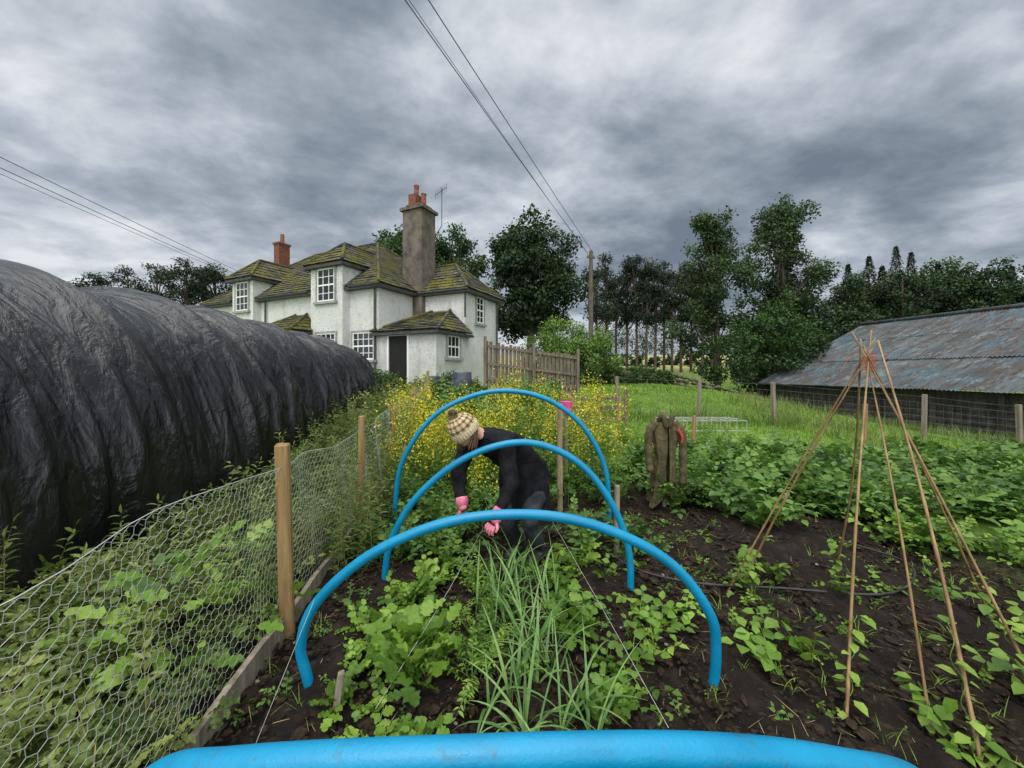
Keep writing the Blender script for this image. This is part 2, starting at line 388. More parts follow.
def hiproof(a0,a1,b0,b1,ze,zr,ov,axis='a',parts=None,trim=None,g1=False):
    a0-=ov;a1+=ov;b0-=ov
    if not g1:b1+=ov
    if axis=='a':
        hw=(b1-b0)/2;r0=H(a0+hw,(b0+b1)/2,zr);r1=H(a1-hw,(b0+b1)/2,zr)
    else:
        hw=(a1-a0)/2;r0=H((a0+a1)/2,b0+hw,zr);r1=H((a0+a1)/2,b1-(0 if g1 else hw),zr)
    c=[H(a0,b0,ze),H(a1,b0,ze),H(a1,b1,ze),H(a0,b1,ze)]
    if axis=='a':
        slope(c[0],c[1],r0,r1,parts);slope(c[1],c[2],r1,r1,parts);slope(c[2],c[3],r1,r0,parts);slope(c[3],c[0],r0,r0,parts)
        hips=[(c[0],r0),(c[3],r0),(c[1],r1),(c[2],r1),(r0,r1)]
    else:
        slope(c[0],c[1],r0,r0,parts);slope(c[1],c[2],r0,r1,parts);slope(c[3],c[0],r1,r0,parts)
        hips=[(c[0],r0),(c[1],r0),(r0,r1)]
        if not g1:
            slope(c[2],c[3],r1,r1,parts);hips+=[(c[2],r1),(c[3],r1)]
    up=np.array([0,0,.03])
    for p,q_ in hips:trim.append(tube([p+up,q_+up],.065,8,0,.3))
    s=[p-np.array([0,0,.05]) for p in c];s2=[p-np.array([0,0,.16]) for p in c]
    trim.append(hexa(s2+s,1))
rp=[];tr=[]
hiproof(0,11.6,0,7,ZE+.05,8.2,.3,'a',rp,tr)
hiproof(-2.56,1.4,2.25,5.1,ZE+.05,6.6,.28,'a',rp,tr)
hiproof(1.55,3.4,PB,2.9,6.06,7.15,.22,'b',rp,tr,True)
hiproof(7.35,8.95,PB,2.9,6.06,7.1,.22,'b',rp,tr,True)
build('roof_slates',rp,[m_slate],house);build('roof_ridges_and_eaves',tr,[m_slate,m_pipe],house)
rp=[];tr=[]
def leanto(a0,a1,b0,b1,ze,zt,ov,inset):
    e=[H(a0-ov,b0-ov,ze),H(a1+ov,b0-ov,ze),H(a1+ov,b1,ze),H(a0-ov,b1,ze)]
    t0=H(a0+inset,b1-.02,zt);t1=H(a1-inset,b1-.02,zt)
    slope(e[0],e[1],t0,t1,rp);slope(e[1],e[2],t1,t1,rp);slope(e[3],e[0],t0,t0,rp)
    for p,q_ in((e[0],t0),(e[1],t1)):tr.append(tube([p+np.array([0,0,.03]),q_+np.array([0,0,.03])],.055,6,0,.4))
    d=np.array([0,0,.05]);d2=np.array([0,0,.15]);tr.append(hexa([p-d2 for p in e]+[p-d for p in e],1))
leanto(-2.72,-.0,.03,2.24,3.2,4.25,.25,.9)
leanto(3.5,5.4,-1.15,0,3.35,4.15,.22,.6)
build('porch_roofs',rp+tr,[m_slate,m_pipe],house)
def win(face,c,zc_,w_,h_,cols,rows,plane,sash=True):
    P=[]
    def q(u0,u1,z0,z1,d0,d1,m):
        if face=='b':return lbox(c+u0,c+u1,plane-d1,plane-d0,zc_+z0,zc_+z1,m)
        return lbox(plane-d1,plane-d0,c+u0,c+u1,zc_+z0,zc_+z1,m)
    W=w_/2;Hh=h_/2;t=.08
    P+= [q(-W-t,-W,-Hh-t,Hh+t,-.01,.06,2),q(W,W+t,-Hh-t,Hh+t,-.01,.06,2),q(-W+.002,W-.002,Hh,Hh+t,-.01,.058,2),q(-W-.16,W+.16,-Hh-t-.02,-Hh,-.01,.12,2)]
    P.append(q(-W,W,-Hh,Hh,-.01,.008,1))
    f=.05
    P+=[q(-W,-W+f,-Hh,Hh,.009,.04,0),q(W-f,W,-Hh,Hh,.009,.04,0),q(-W+f,W-f,Hh-f,Hh,.009,.038,0),q(-W+f,W-f,-Hh,-Hh+f*1.3,.009,.038,0)]
    for i in range(1,cols):
        u=-W+2*W*i/cols;P.append(q(u-.014,u+.014,-Hh+f,Hh-f,.009,.03,0))
    for i in range(1,rows):
        z=-Hh+2*Hh*i/rows;th=.03 if (sash and i==rows//2) else .012
        P.append(q(-W+f,W-f,z-th,z+th,.009,.034,0))
    return P
P=win('b',2.47,5.2,1.0,1.35,3,4,PB)+win('b',8.15,5.2,.95,1.35,3,4,PB)+win('b',.78,2.68,1.15,1.1,4,4,0)+win('b',2.47,2.68,1.1,1.1,4,4,PB)+win('a',3.4,4.35,.6,1.15,2,4,-2.56)+win('a',1.1,2.62,.8,.85,3,2,-2.72)+win('b',6.4,2.6,1.1,1.2,3,4,0)+win('b',10,2.6,1.1,1.2,3,4,0)+win('b',4.45,2.35,1.2,1.0,4,3,-1.15)
build('windows',P,[m_win,m_glass,m_grey],house)
P=[lbox(-1.42,-.52,.018,.028,1.0,3.02,0),lbox(-1.5,-1.42,-.02,.03,1.0,3.08,1),lbox(-.52,-.44,-.02,.03,1.0,3.08,1),lbox(-1.418,-.522,-.02,.03,3.02,3.078,1)]  # flat near-black panel paints the shade of the open doorway
build('door',P,[m_dark,m_win,m_pipe],house)
P=[tube([H(.12,-.08,.9),H(.12,-.08,4.9)],.045,8),tube([H(-.32,-.32,ZE),H(1.3,-.32,ZE)],.05,8),tube([H(3.65,-.32,ZE),H(7.1,-.32,ZE)],.05,8),tube([H(9.2,-.32,ZE),H(11.9,-.32,ZE)],.05,8),tube([H(-2.85,1.95,ZE),H(-.3,1.95,ZE)],.05,8),
   tube([H(-2.64,4.9,1),H(-2.64,4.9,4.9)],.04,8),tube([H(-2.62,2.12,3.9),H(-2.62,2.12,4.95)],.04,8),tube([H(6.9,-.08,.9),H(6.9,-.08,4.9)],.04,8)]
build('gutters_and_downpipes',P,[m_pipe],house)
P=[lbox(-.5,.55,2.0,2.95,3.5,8.75,0),lbox(-.6,.65,1.9,3.05,8.75,8.88,0),lbox(-.40,.45,2.1,2.85,8.88,9.05,1),lbox(.0,.40,2.2,2.7,9.05,9.55,1)]
for k in range(2):
    a_=-.25+.40*k;hh=[.5,.95][k];P.append(tube([H(a_,2.45,9.05),H(a_,2.45,9.05+hh*.8),H(a_,2.45,9.05+hh)],[.12,.10,.13],10,2))
P+=[lbox(10.05,10.5,2.65,3.3,6.0,8.9,1),lbox(10.0,10.55,2.6,3.35,8.9,9.0,1)]
P.append(tube([H(10.28,3,9.0),H(10.28,3,9.55)],[.12,.10],10,2))
build('chimneys',P,[m_chim,m_brick,m_pot],house)
P=[tube([H(-.62,2.7,7.6),H(-.9,2.9,8.2),H(-.9,2.9,9.9)],.02,6),tube([H(-1.3,2.7,9.75),H(-.4,3.1,9.75)],.013,5)]
for k in range(7):
    p=H(-1.3+.15*k,2.7+.066*k,9.75);P.append(tube([p+np.array([0,0,-.2]),p+np.array([0,0,.2])],.008,4))
build('tv_aerial',P,[m_pipe],house)

# ================================================================ POLYTUNNEL
m,nt,o=newmat('black_polythene')
n1=noise(nt,1.6,5,.6)
wr=noise(nt,3.4,5,.55,stretch(nt,(.6,1.3,.5),(math.radians(35),0,0)),.7)
wr2=noise(nt,13,4,.55,stretch(nt,(.8,1.2,.6),(math.radians(30),0,0)),.8)
hb=N(nt,'ShaderNodeMath',operation='MULTIPLY_ADD');nt.links.new(wr2,hb.inputs[0]);hb.inputs[1].default_value=.18;nt.links.new(wr,hb.inputs[2])
col=ramp(nt,n1,[(.35,(.005,.005,.006)),(.7,(.012,.012,.014))])
col=mixc(nt,ramp(nt,noise(nt,1.6,8,.8),[(.62,0.),(.75,.22)]),col,(.10,.10,.095))
fin(nt,o,col,ramp(nt,n1,[(.3,.17),(.7,.30)]),hb.outputs[0],.085,.8,spec=.6);m_poly=m
ns,nth=1300,190
Yt=np.linspace(.4,15.0,ns);th=np.linspace(0,np.pi,nth)
YY,TH=np.meshgrid(Yt,th)
cxs=-.10*YY-4.88
ridge=2.76-.20*sm(8,14,YY)
basez=ground(cxs,YY)-.08
hw=1.84
k=TH/np.pi
side=np.cos(TH);up_=np.sin(TH)
n_=2.25
ex=np.sign(side)*np.abs(side)**(2/n_);ez=np.abs(up_)**(2/n_)
sp_=1.45
q1=YY+.55*np.clip(k,0,.5)+.12*(fbm(YY*.6,k*2,5,2)-.5)
phs=q1/sp_+.2
sag=np.abs(np.sin(np.pi*phs))
# diagonal tension folds running from the ridge down and away (open lines, no closed rings)
dw=YY+1.9*k+1.3*k*k+.9*(fbm(YY*.55,k*2.0,8,2)-.5)
def fold(fr,warp,p,z):
    s=np.sin(2*np.pi*(dw*fr+warp*(fbm(YY*fr*.5,k*2.4,z,2)-.5)))
    return ((1+s)/2)**p
f1=fold(.85,1.6,5,1);f2=fold(2.1,2.2,4,4);f3=fold(4.6,2.8,4,6);f4=fold(9.5,3.5,3,9)
mk1=sm(.30,.6,fbm(YY*.7+7,k*2.5,3,2));mk2=sm(.35,.62,fbm(YY*.9,k*3,12,2));mk3=sm(.38,.62,fbm(YY*1.4+3,k*4,14,2));mk4=sm(.42,.62,fbm(YY*1.8+9,k*5,17,2))
lowb=np.exp(-((k-.11)/.09)**2)
vert=((1+np.sin(2*np.pi*(YY*2.3+1.6*fbm(YY*1.2,k*3,21,2))))/2)**2.5
disp=-.16*sag**1.05+.075*f1*mk1+.042*f2*mk2+.020*f3*mk3+.008*f4*mk4+.055*lowb*(vert-.3)+.05*(vn(YY*.9,k*3,15)-.5)
endt=1-.62*sm(12.4,15.0,YY)
Xt=cxs+(hw+disp)*ex*(1-.30*sm(13.2,15.0,YY))
Zt=basez+(ridge-basez)*ez*endt+disp*ez*.95
Xt=Xt+.07*lowb*np.sin(YY*2.3)
q=(np.arange(nth-1)[:,None]*ns+np.arange(ns-1)[None]).ravel()
tunnel=empty('polytunnel',(-6,7,.5))
V=np.c_[Xt.ravel(),YY.ravel(),Zt.ravel()]
build('polythene_cover',[(V,[np.stack([q,q+1,q+ns+1,q+ns],1)],0,.5)],[m_poly],tunnel,True)
e=(np.arange(nth)*ns+ns-1);ctr=V[e].mean(0);ctr[1]+=.12;Ve=np.vstack([V[e],ctr])
build('end_sheet',[(Ve,[np.stack([np.arange(nth-1),np.arange(1,nth),np.full(nth-1,nth)],1)],0,.5)],[m_poly],tunnel,True)
m_wood=simple('weathered_wood',(.16,.12,.075),(.34,.26,.16),5,.85,.006,30,st=(6,6,.8))
m_woodn=simple('treated_post_wood',(.19,.115,.042),(.35,.23,.095),4,.8,.005,30,st=(8,8,.6))
m_woodg=simple('old_grey_wood',(.13,.105,.08),(.30,.25,.19),3,.9,.008,20,st=(7,7,.5))
# ================================================================ CHICKEN WIRE FENCE
FX=lambda y:-1.21-.10*y
fence=empty('chicken_wire_fence',(-1.4,2.4,0))
m,nt,o=newmat('galvanised_wire');fin(nt,o,(.46,.47,.46),.45,None,metal=.25);m_wire=m
cell=.05;hx=cell*.5;hy=cell/math.sqrt(3)
segs=[]
Ymax=11.;y0=.55;rows=24
ncol=int((Ymax-y0)/cell)
r_=hy
for r in range(rows):
    zc0=.04+r*1.5*r_
    for c in range(ncol):
        s0=y0+c*cell+(r%2)*hx
        a=(s0-hx,zc0+r_*.5);b=(s0,zc0+r_);d=(s0+hx,zc0+r_*.5);e_=(s0-hx,zc0-r_*.5)
        segs+= [(a,b),(b,d),(a,e_)]
S=np.array(segs);P0=S[:,0];P1=S[:,1]
def fmap(p):
    y=p[:,0];z=p[:,1]
    x=FX(y)+.035*np.sin(y*2.1)*np.sin(z*3)+.06*(fbm(y*1.7,z*2,2,2)-.5)+.02*np.sin(y*9+z*4)
    zz=z*(1+.05*np.sin(y*1.3)-.05*np.clip(2-y,0,2))+ground(FX(y),y)+.02*np.sin(y*5)
    return np.stack([x,y+.015*np.sin(z*9+y*3),zz],1)
def wires(P,Q,r):
    D=norm(Q-P);a=norm(np.cross(D,np.array([.3,.2,.93])));b=np.cross(D,a);V=[]
    for base in(P,Q):
        for k in range(3):
            t=k*2*np.pi/3;V.append(base+r*(math.cos(t)*a+math.sin(t)*b))
    V=np.stack(V,1);f=np.array([[0,1,4,3],[1,2,5,4],[2,0,3,5]])
    return V.reshape(-1,3),[(f[None]+(np.arange(len(P))*6)[:,None,None]).reshape(-1,4)]
V,F=wires(fmap(P0),fmap(P1),.00115)
build('hex_wire_netting',[(V,F,0,.5)],[m_wire],fence)
yy=np.linspace(y0,Ymax,90);P=[]
for zz in(.03,1.07):
    pts=fmap(np.stack([yy,np.full(90,zz)],1));P.append(tube(pts,.002,4))
build('line_wires',P,[m_wire],fence)
P=[]
for y,h,wd,ln in((2.41,1.20,.075,(-.03,0)),(3.95,1.2,.06,(.01,0)),(5.7,1.15,.06,(-.03,.02)),(7.6,1.15,.06,(0,0)),(9.6,1.2,.06,(.02,0)),(.5,1.2,.085,(0,0))):
    x=FX(y)+.05;P.append(cpost((x,y,float(ground(x,y))-.05),h+.05,wd,.3,ln))
build('posts',P,[m_woodn],fence)
P=[]
for ya,yb in((.6,2.36),(2.46,3.9),(4.0,5.6)):
    n=8;ys_=np.linspace(ya,yb,n)
    V=[];
    for y in ys_:
        x=FX(y)+.035;z=.0+.012*math.sin(y*7)
        V+=[[x-.016,y,z-.03],[x+.016,y,z-.03],[x+.016,y,z+.14],[x-.016,y,z+.14]]
    i=np.arange(n-1)*4;F=[np.concatenate([np.stack([i+a,i+(a+1)%4,i+4+(a+1)%4,i+4+a],1) for a in range(4)]),np.array([[3,2,1,0],[(n-1)*4+k for k in range(4)]])]
    P.append((np.array(V),F,0,.5))
build('base_boards',P,[m_woodg],fence)

# ================================================================ BLUE HOOPS
m,nt,o=newmat('blue_water_pipe')
n1=noise(nt,5,5,.6);col=ramp(nt,n1,[(.3,(.0,.18,.35)),(.7,(.002,.25,.46))])
d=noise(nt,28,6,.75);col=mixc(nt,ramp(nt,d,[(.58,0.),(.70,.6)]),col,(.05,.10,.11))
d=noise(nt,6,8,.8);col=mixc(nt,ramp(nt,d,[(.55,0.),(.66,.45)]),col,(.02,.12,.20))
fin(nt,o,col,ramp(nt,n1,[(.3,.28),(.7,.5)]),noise(nt,140,3,.6),.002,.5,spec=.45);m_blue=m
def hoop(pts,r=.0255):
    build('blue_pipe_hoop',[tube(catmull(pts,12),r,20)],[m_blue],None,True)
hoop([(-.92,.80,-.1),(-.90,.77,.35),(-.82,.72,.72),(-.62,.66,.945),(-.45,.63,1.005),(-.1,.617,1.035),(.3,.645,1.015),(.60,.70,.935),(.84,.78,.80),(1.0,.86,.5),(1.02,.9,-.1)])
hoop([(-1.01,2.0,-.12),(-1.06,1.99,.08),(-1.085,1.98,.25),(-1.0,1.97,.47),(-.72,1.96,.72),(-.33,1.96,.885),(.08,1.96,.925),(.45,1.96,.86),(.80,1.97,.68),(1.01,1.98,.42),(1.06,2.0,.2),(1.045,2.02,-.12)])
hoop([(-1.0,3.02,-.12),(-.985,3.0,.12),(-.93,2.98,.36),(-.74,2.95,.68),(-.42,2.92,.96),(-.08,2.91,1.10),(.22,2.91,1.10),(.52,2.91,.95),(.75,2.9,.66),(.88,2.9,.3),(.89,2.89,-.12)])
hoop([(-1.2,4.0,-.15),(-1.21,4.0,.3),(-1.12,3.98,.75),(-.82,3.96,1.18),(-.42,3.95,1.40),(-.02,3.95,1.455),(.38,3.95,1.36),(.72,3.96,1.1),(.94,3.97,.72),(1.0,3.98,.35),(1.0,4.0,-.15)])

# ================================================================ PLANTS
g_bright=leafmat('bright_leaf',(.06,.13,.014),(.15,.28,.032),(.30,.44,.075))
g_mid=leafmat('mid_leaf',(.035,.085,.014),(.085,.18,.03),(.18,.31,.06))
g_blue=leafmat('leek_leaf',(.06,.14,.035),(.13,.26,.07),(.26,.40,.14),trans=.2)
g_weed=leafmat('weed_leaf',(.05,.09,.015),(.12,.18,.035),(.29,.33,.10))
g_yel=leafmat('goldenrod_flower',(.38,.31,.01),(.62,.52,.02),(.76,.68,.07),trans=.2)
g_dry=leafmat('dry_stem',(.12,.09,.03),(.22,.17,.07),(.40,.34,.16),trans=.1)
g_grass=leafmat('grass_blade',(.09,.17,.015),(.17,.30,.03),(.29,.42,.07))
def uni(n,x0,x1,y0,y1):return R.uniform(x0,x1,n),R.uniform(y0,y1,n)
def bushy(x,y,per,h,r,L,K,ls,lw,var=.5,taper=.5,tmpl=(LT,LTF)):
    M=len(x);sc=np.repeat(R.uniform(.5,1.3,M),per)
    X=np.repeat(x,per)+R.normal(0,r,M*per);Y=np.repeat(y,per)+R.normal(0,r,M*per)
    pos=gp(X,Y,.0);pos[:,2]+=R.uniform(0,1,M*per)*np.repeat(np.broadcast_to(h,(M,)),per)
    Ls=L*R.uniform(.6,1.2,M*per)*sc
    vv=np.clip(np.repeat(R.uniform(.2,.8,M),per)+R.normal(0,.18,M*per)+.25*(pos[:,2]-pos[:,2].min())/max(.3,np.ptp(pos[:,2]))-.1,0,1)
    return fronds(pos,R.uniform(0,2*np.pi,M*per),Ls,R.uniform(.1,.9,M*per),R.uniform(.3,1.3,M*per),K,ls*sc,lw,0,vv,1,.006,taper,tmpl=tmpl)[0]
WV=(LW,LWF)
n=13;x=R.normal(-.74,.14,n);y=R.uniform(1.8,3.3,n)
build('leafy_vegetable_row',bushy(x,y,8,.02,.03,.24,7,.075,.8,tmpl=WV),[g_bright,g_mid],smooth=True)
n=11;x=R.normal(-.58,.13,n);y=R.uniform(1.6,2.6,n)
build('turnip_row',bushy(x,y,8,.01,.02,.21,5,.11,.8,tmpl=WV),[g_bright,g_mid],smooth=True)
n=40;x=R.normal(.10,.16,n);y=R.uniform(1.6,3.0,n);k=5
pos=np.repeat(gp(x,y,.01),k,0);M=n*k
build('leek_row',[blades(pos,R.uniform(0,6.28,M),R.uniform(.25,.58,M),R.uniform(.02,.45,M),R.uniform(.2,2.2,M),R.uniform(.009,.022,M),8,0,R.uniform(.1,1,M))],[g_blue],smooth=True)
n=17;x=R.normal(-.18,.14,n);y=R.uniform(1.75,3.1,n)
build('carrot_row',bushy(x,y,11,.04,.03,.24,13,.034,.4),[g_bright,g_mid])
n=9;x=R.normal(.50,.12,n);y=R.uniform(1.75,3.2,n)
build('beetroot_row',bushy(x,y,7,.02,.03,.22,5,.095,.7,tmpl=WV),[g_bright,g_mid],smooth=True)
n=8;x=R.normal(.85,.18,n);y=R.uniform(1.6,3.3,n)
build('bean_seedlings',bushy(x,y,6,.01,.03,.19,5,.07,.75),[g_bright,g_bright],smooth=True)
n=22;t=R.uniform(0,6.28,n);x=2.25+.78*np.cos(t)+R.normal(0,.12,n);y=2.35+.72*np.sin(t)+R.normal(0,.12,n)
build('runner_bean_plants',bushy(x,y,5,.02,.03,.2,5,.075,.8),[g_bright,g_bright],smooth=True)
n=70;x,y=uni(n,1.0,3.8,1.25,4.2)
build('low_weeds',bushy(x,y,4,.0,.02,.10,7,.032,.6,tmpl=WV),[g_bright,g_mid])
n=130;x=R.uniform(-1.3,1.4,n);y=R.uniform(1.5,4,n)
build('seedling_weeds',bushy(x,y,4,.0,.02,.09,7,.026,.6),[g_mid,g_mid])
n=110;x,y=uni(n,-1.35,3.8,1.3,4.4);k=9;pos=np.repeat(gp(x,y,.015),k,0);pos[:,:2]+=R.normal(0,.015,(n*k,2))
build('weed_grass_tufts',[blades(pos,R.uniform(0,6.28,n*k),R.uniform(.04,.14,n*k),R.uniform(0,.6,n*k),R.uniform(.3,1.6,n*k),.004,4,0,R.uniform(.2,1,n*k))],[g_grass])
n=1600;x,y=uni(n,-1.35,4.0,1.2,4.6)
build('dead_stalks',[blades(gp(x,y,.045),R.uniform(0,6.28,n),R.uniform(.02,.12,n),R.normal(1.5,.08,n),R.normal(.05,.15,n),R.uniform(.0015,.004,n),3,0,R.uniform(0,1,n))],[g_dry])
n=165;x=R.uniform(-1.35,1.35,n);y=R.uniform(3.3,6.4,n);keep=~((np.abs(x-.05)<.42)&(np.abs(y-3.3)<.4));x=x[keep];y=y[keep]
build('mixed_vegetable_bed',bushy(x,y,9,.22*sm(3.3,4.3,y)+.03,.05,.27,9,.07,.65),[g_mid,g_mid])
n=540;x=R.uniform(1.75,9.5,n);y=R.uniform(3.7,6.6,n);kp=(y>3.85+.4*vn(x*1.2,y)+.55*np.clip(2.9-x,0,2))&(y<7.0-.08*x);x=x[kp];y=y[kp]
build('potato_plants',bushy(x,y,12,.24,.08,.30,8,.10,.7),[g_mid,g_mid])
n=90;x=R.uniform(3.0,5.6,n);y=R.uniform(2.1,3.8,n);kp=(y>4.6-.5*x+.75);x=x[kp];y=y[kp]
build('potato_plants',bushy(x,y,10,.16,.07,.26,8,.085,.7),[g_bright,g_mid],smooth=True)
def tall(n,x0,x1,y0,y1,hmin,hmax,name,flower=True,mats=None,ls=.07,lw=.22,K=22,fr=.55,kp=None):
    x,y=uni(n,x0,x1,y0,y1)
    if kp is not None:
        k_=kp(x,y);x=x[k_];y=y[k_];n=len(x)
    pos=gp(x,y);L=R.uniform(hmin,hmax,n)*(.75+.5*vn(x*2.5,y*2.5))
    az=R.uniform(0,6.28,n);P,tip=fronds(pos,az,L,R.uniform(0,.12,n),R.uniform(0,.45,n),K,ls,lw,0,R.uniform(.2,.8,n),1,.007,.3,.12,droop=.15,spiral=True)
    if flower:
        tip=tip[R.uniform(0,1,n)<fr]
        k=46;T=np.repeat(tip,k,0);M=len(T);d=R.normal(0,1,(M,3))*np.array([.05,.05,.11]);d[:,2]-=.10
        P.append(scat(DT,DTF,T+d,R.normal(0,1,(M,3)),R.normal(0,1,(M,3)),R.uniform(.015,.032,M),.9,2,R.uniform(0,1,M)))
    build(name,P,mats or [g_bright,g_mid,g_yel])
tall(210,-1.55,-.35,4.3,6.3,.7,1.3,'goldenrod_clump',fr=.75)
tall(210,-.4,1.4,4.7,6.4,.75,1.4,'goldenrod_clump',fr=.65)
tall(60,-2.5,-1.7,7.5,9,.7,1.0,'goldenrod_clump')
tall(110,-1.75,-1.2,2.9,5.5,.4,.95,'willowherb_weeds',False,[g_weed,g_dry],.075,.25)
inst=lambda x,y:(x>-3.05-.10*y)&(x<-1.3-.10*y)
tall(330,-3.3,-1.4,1.0,6.5,.22,.62,'willowherb_weeds',False,[g_weed,g_dry],.085,.28,22,kp=inst)
tall(420,-4.2,-1.8,5.5,12.5,.35,.8,'willowherb_weeds',False,[g_weed,g_dry],.09,.28,20,kp=inst)
n=230;x,y=uni(n,-3.2,-1.4,1.0,4.6);k_=inst(x,y);x=x[k_];y=y[k_]
build('nettle_patch',bushy(x,y,8,.10,.06,.26,8,.075,.5,tmpl=WV),[g_weed,g_dry])
n=220;x,y=uni(n,-4.2,-1.7,4.6,12.5);k_=inst(x,y);x=x[k_];y=y[k_]
build('nettle_patch',bushy(x,y,8,.25,.08,.34,7,.10,.5),[g_weed,g_dry])
n=12;x,y=uni(n,-2.2,-1.55,2.1,3.0)
build('dock_plants',bushy(x,y,6,.15,.05,.38,3,.18,.6,tmpl=WV),[g_bright,g_dry],smooth=True)
n=200;x=R.uniform(-2.6,1.2,n);y=R.uniform(6.3,11.5,n);
build('border_perennials',bushy(x,y,10,.45,.1,.4,7,.15,.5),[g_mid,g_mid])
n=80;x=R.uniform(1.4,4.4,n);y=R.uniform(5.6,8.2,n)
build('garden_shrubbery',bushy(x,y,9,.25,.08,.3,9,.07,.4),[g_bright,g_mid])
def grass(n,x0,x1,y0,y1,hh,w_,name,kp=None,mats=None):
    x,y=uni(n,x0,x1,y0,y1)
    if kp is not None:
        k=kp(x,y);x=x[k];y=y[k]
    M=len(x);P=[blades(gp(x,y),R.uniform(0,6.28,M),hh*R.uniform(.5,1.3,M),R.uniform(0,.5,M),R.uniform(.2,1.2,M),w_,2,0,np.clip(.1+.75*fbm(x*.7,y*.7,3,3)+R.normal(0,.15,M),0,1))]
    build(name,P,mats or [g_grass])
grass(60000,1.5,16,6.2,13,.09,.014,'lawn_grass',lambda x,y:(x<y*1.5)&(x>y*.1))
grass(45000,2.5,20,13,27,.12,.03,'meadow_grass',lambda x,y:(x<y*1.4))
grass(12000,6.5,19.5,6.0,12.5,.38,.012,'long_grass',lambda x,y:fbm(x*.9,y*.9,1,2)>.5,[g_weed])
grass(7000,12,18.6,10,24,.5,.02,'long_grass',lambda x,y:x>16.8-(y-12)*.09,[g_weed])
grass(2500,1.4,8,8.6,10.4,.45,.012,'long_grass',lambda x,y:np.abs(y-(10.3-.2*x))<.35,[g_weed])
grass(9000,-3.3,-1.3,1,12,.20,.01,'rough_grass',inst,[g_weed])

# ================================================================ TREES
bark=simple('bark',(.04,.032,.025),(.13,.105,.08),4,.95,.03,14,st=(3,3,.6))
barkp=simple('pine_bark',(.05,.035,.028),(.13,.09,.07),4,.95,.03,14,st=(3,3,.6))
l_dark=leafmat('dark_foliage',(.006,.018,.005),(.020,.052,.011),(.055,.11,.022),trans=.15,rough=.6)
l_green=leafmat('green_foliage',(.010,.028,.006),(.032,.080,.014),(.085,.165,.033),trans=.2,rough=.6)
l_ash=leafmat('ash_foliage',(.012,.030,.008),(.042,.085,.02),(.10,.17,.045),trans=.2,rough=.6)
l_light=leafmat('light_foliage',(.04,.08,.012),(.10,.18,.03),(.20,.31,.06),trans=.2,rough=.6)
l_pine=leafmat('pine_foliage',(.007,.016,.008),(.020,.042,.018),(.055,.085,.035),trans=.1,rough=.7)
def tree(name,x,y,blobs,nsub,subr,nleaf,ls,tr_,mat,barkm=bark,trunk_top=None,flat=.8,lw=.7,limbs=True,lean=0):
    gz=float(ground(x,y));P=[];blobs=[np.array(b,float) for b in blobs]
    wts=np.array([b[3]*b[4]+.1 for b in blobs]);wts/=wts.sum()
    idx=R.choice(len(blobs),nsub,p=wts);Bc=np.array(blobs)
    d=norm(R.normal(0,1,(nsub,3)));rr=R.uniform(.35,1.0,nsub)**.6
    c=Bc[idx];rad=np.stack([c[:,3],c[:,3],c[:,4]],1)
    S=np.stack([x+c[:,0],y+c[:,1],gz+c[:,2]],1)+d*rad*rr[:,None]*(.75+.5*vn(d[:,0]*2+idx*9,d[:,1]*2,d[:,2]*2))[:,None]
    sr=subr*R.uniform(.45,1.5,nsub)
    li=R.choice(nsub,nleaf,p=sr**2/(sr**2).sum())
    dd=norm(R.normal(0,1,(nleaf,3)));r2=R.uniform(0,1,nleaf)**.45
    Pp=S[li]+dd*(sr[li]*r2)[:,None]*np.array([1,1,flat])+R.normal(0,.12,(nleaf,3))
    vv=.32+.30*dd[:,2]*r2+.16*d[li][:,2]+R.normal(0,.13,nleaf)+R.uniform(-.12,.15,nsub)[li]  # besides random tone, paints clump tops lit and undersides shaded
    f=dd*.5+R.normal(0,.7,(nleaf,3));f[:,2]-=.25
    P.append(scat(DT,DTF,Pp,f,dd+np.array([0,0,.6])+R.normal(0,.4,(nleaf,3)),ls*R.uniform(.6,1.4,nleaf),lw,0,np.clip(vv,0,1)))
    top=trunk_top or max(b[2] for b in blobs)
    n=9;t=np.linspace(0,1,n);wob=np.cumsum(R.normal(0,tr_*.25,(n,2)),0)*t[:,None]
    tp=np.c_[x+wob[:,0]+lean*t*top,y+wob[:,1],gz-.2+t*(top+.2)]
    P.append(tube(tp,tr_*(1-.8*t)+.02,8,1))
    if limbs:
        for s in S[R.choice(nsub,min(nsub,34),replace=False)]:
            tt=np.clip((s[2]-gz)/top*.75,.2,.95);b0=np.array([np.interp(tt,t,tp[:,k]) for k in range(3)])
            mid=(b0+s)/2+np.array([0,0,-.1*np.linalg.norm(s-b0)])+R.normal(0,.15,3)
            P.append(tube(catmull([b0,mid,s],4),np.linspace(tr_*.32,.015,9),5,1))
    build(name,P,[mat,barkm])
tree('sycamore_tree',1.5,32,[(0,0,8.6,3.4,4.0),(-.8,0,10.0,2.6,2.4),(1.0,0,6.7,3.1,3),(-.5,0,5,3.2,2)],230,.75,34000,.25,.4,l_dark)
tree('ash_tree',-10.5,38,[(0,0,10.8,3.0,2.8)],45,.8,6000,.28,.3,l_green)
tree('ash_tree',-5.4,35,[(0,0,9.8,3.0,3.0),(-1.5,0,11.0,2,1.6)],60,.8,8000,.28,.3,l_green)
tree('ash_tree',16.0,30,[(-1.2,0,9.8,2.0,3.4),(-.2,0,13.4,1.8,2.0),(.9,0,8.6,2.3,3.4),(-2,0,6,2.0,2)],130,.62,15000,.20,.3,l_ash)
tree('ash_tree',21.2,30.5,[(-1.0,0,11.4,2.0,3.8),(.4,0,14.5,1.8,2.2),(1.3,0,9.4,2.1,3.0)],120,.62,15000,.20,.3,l_ash)
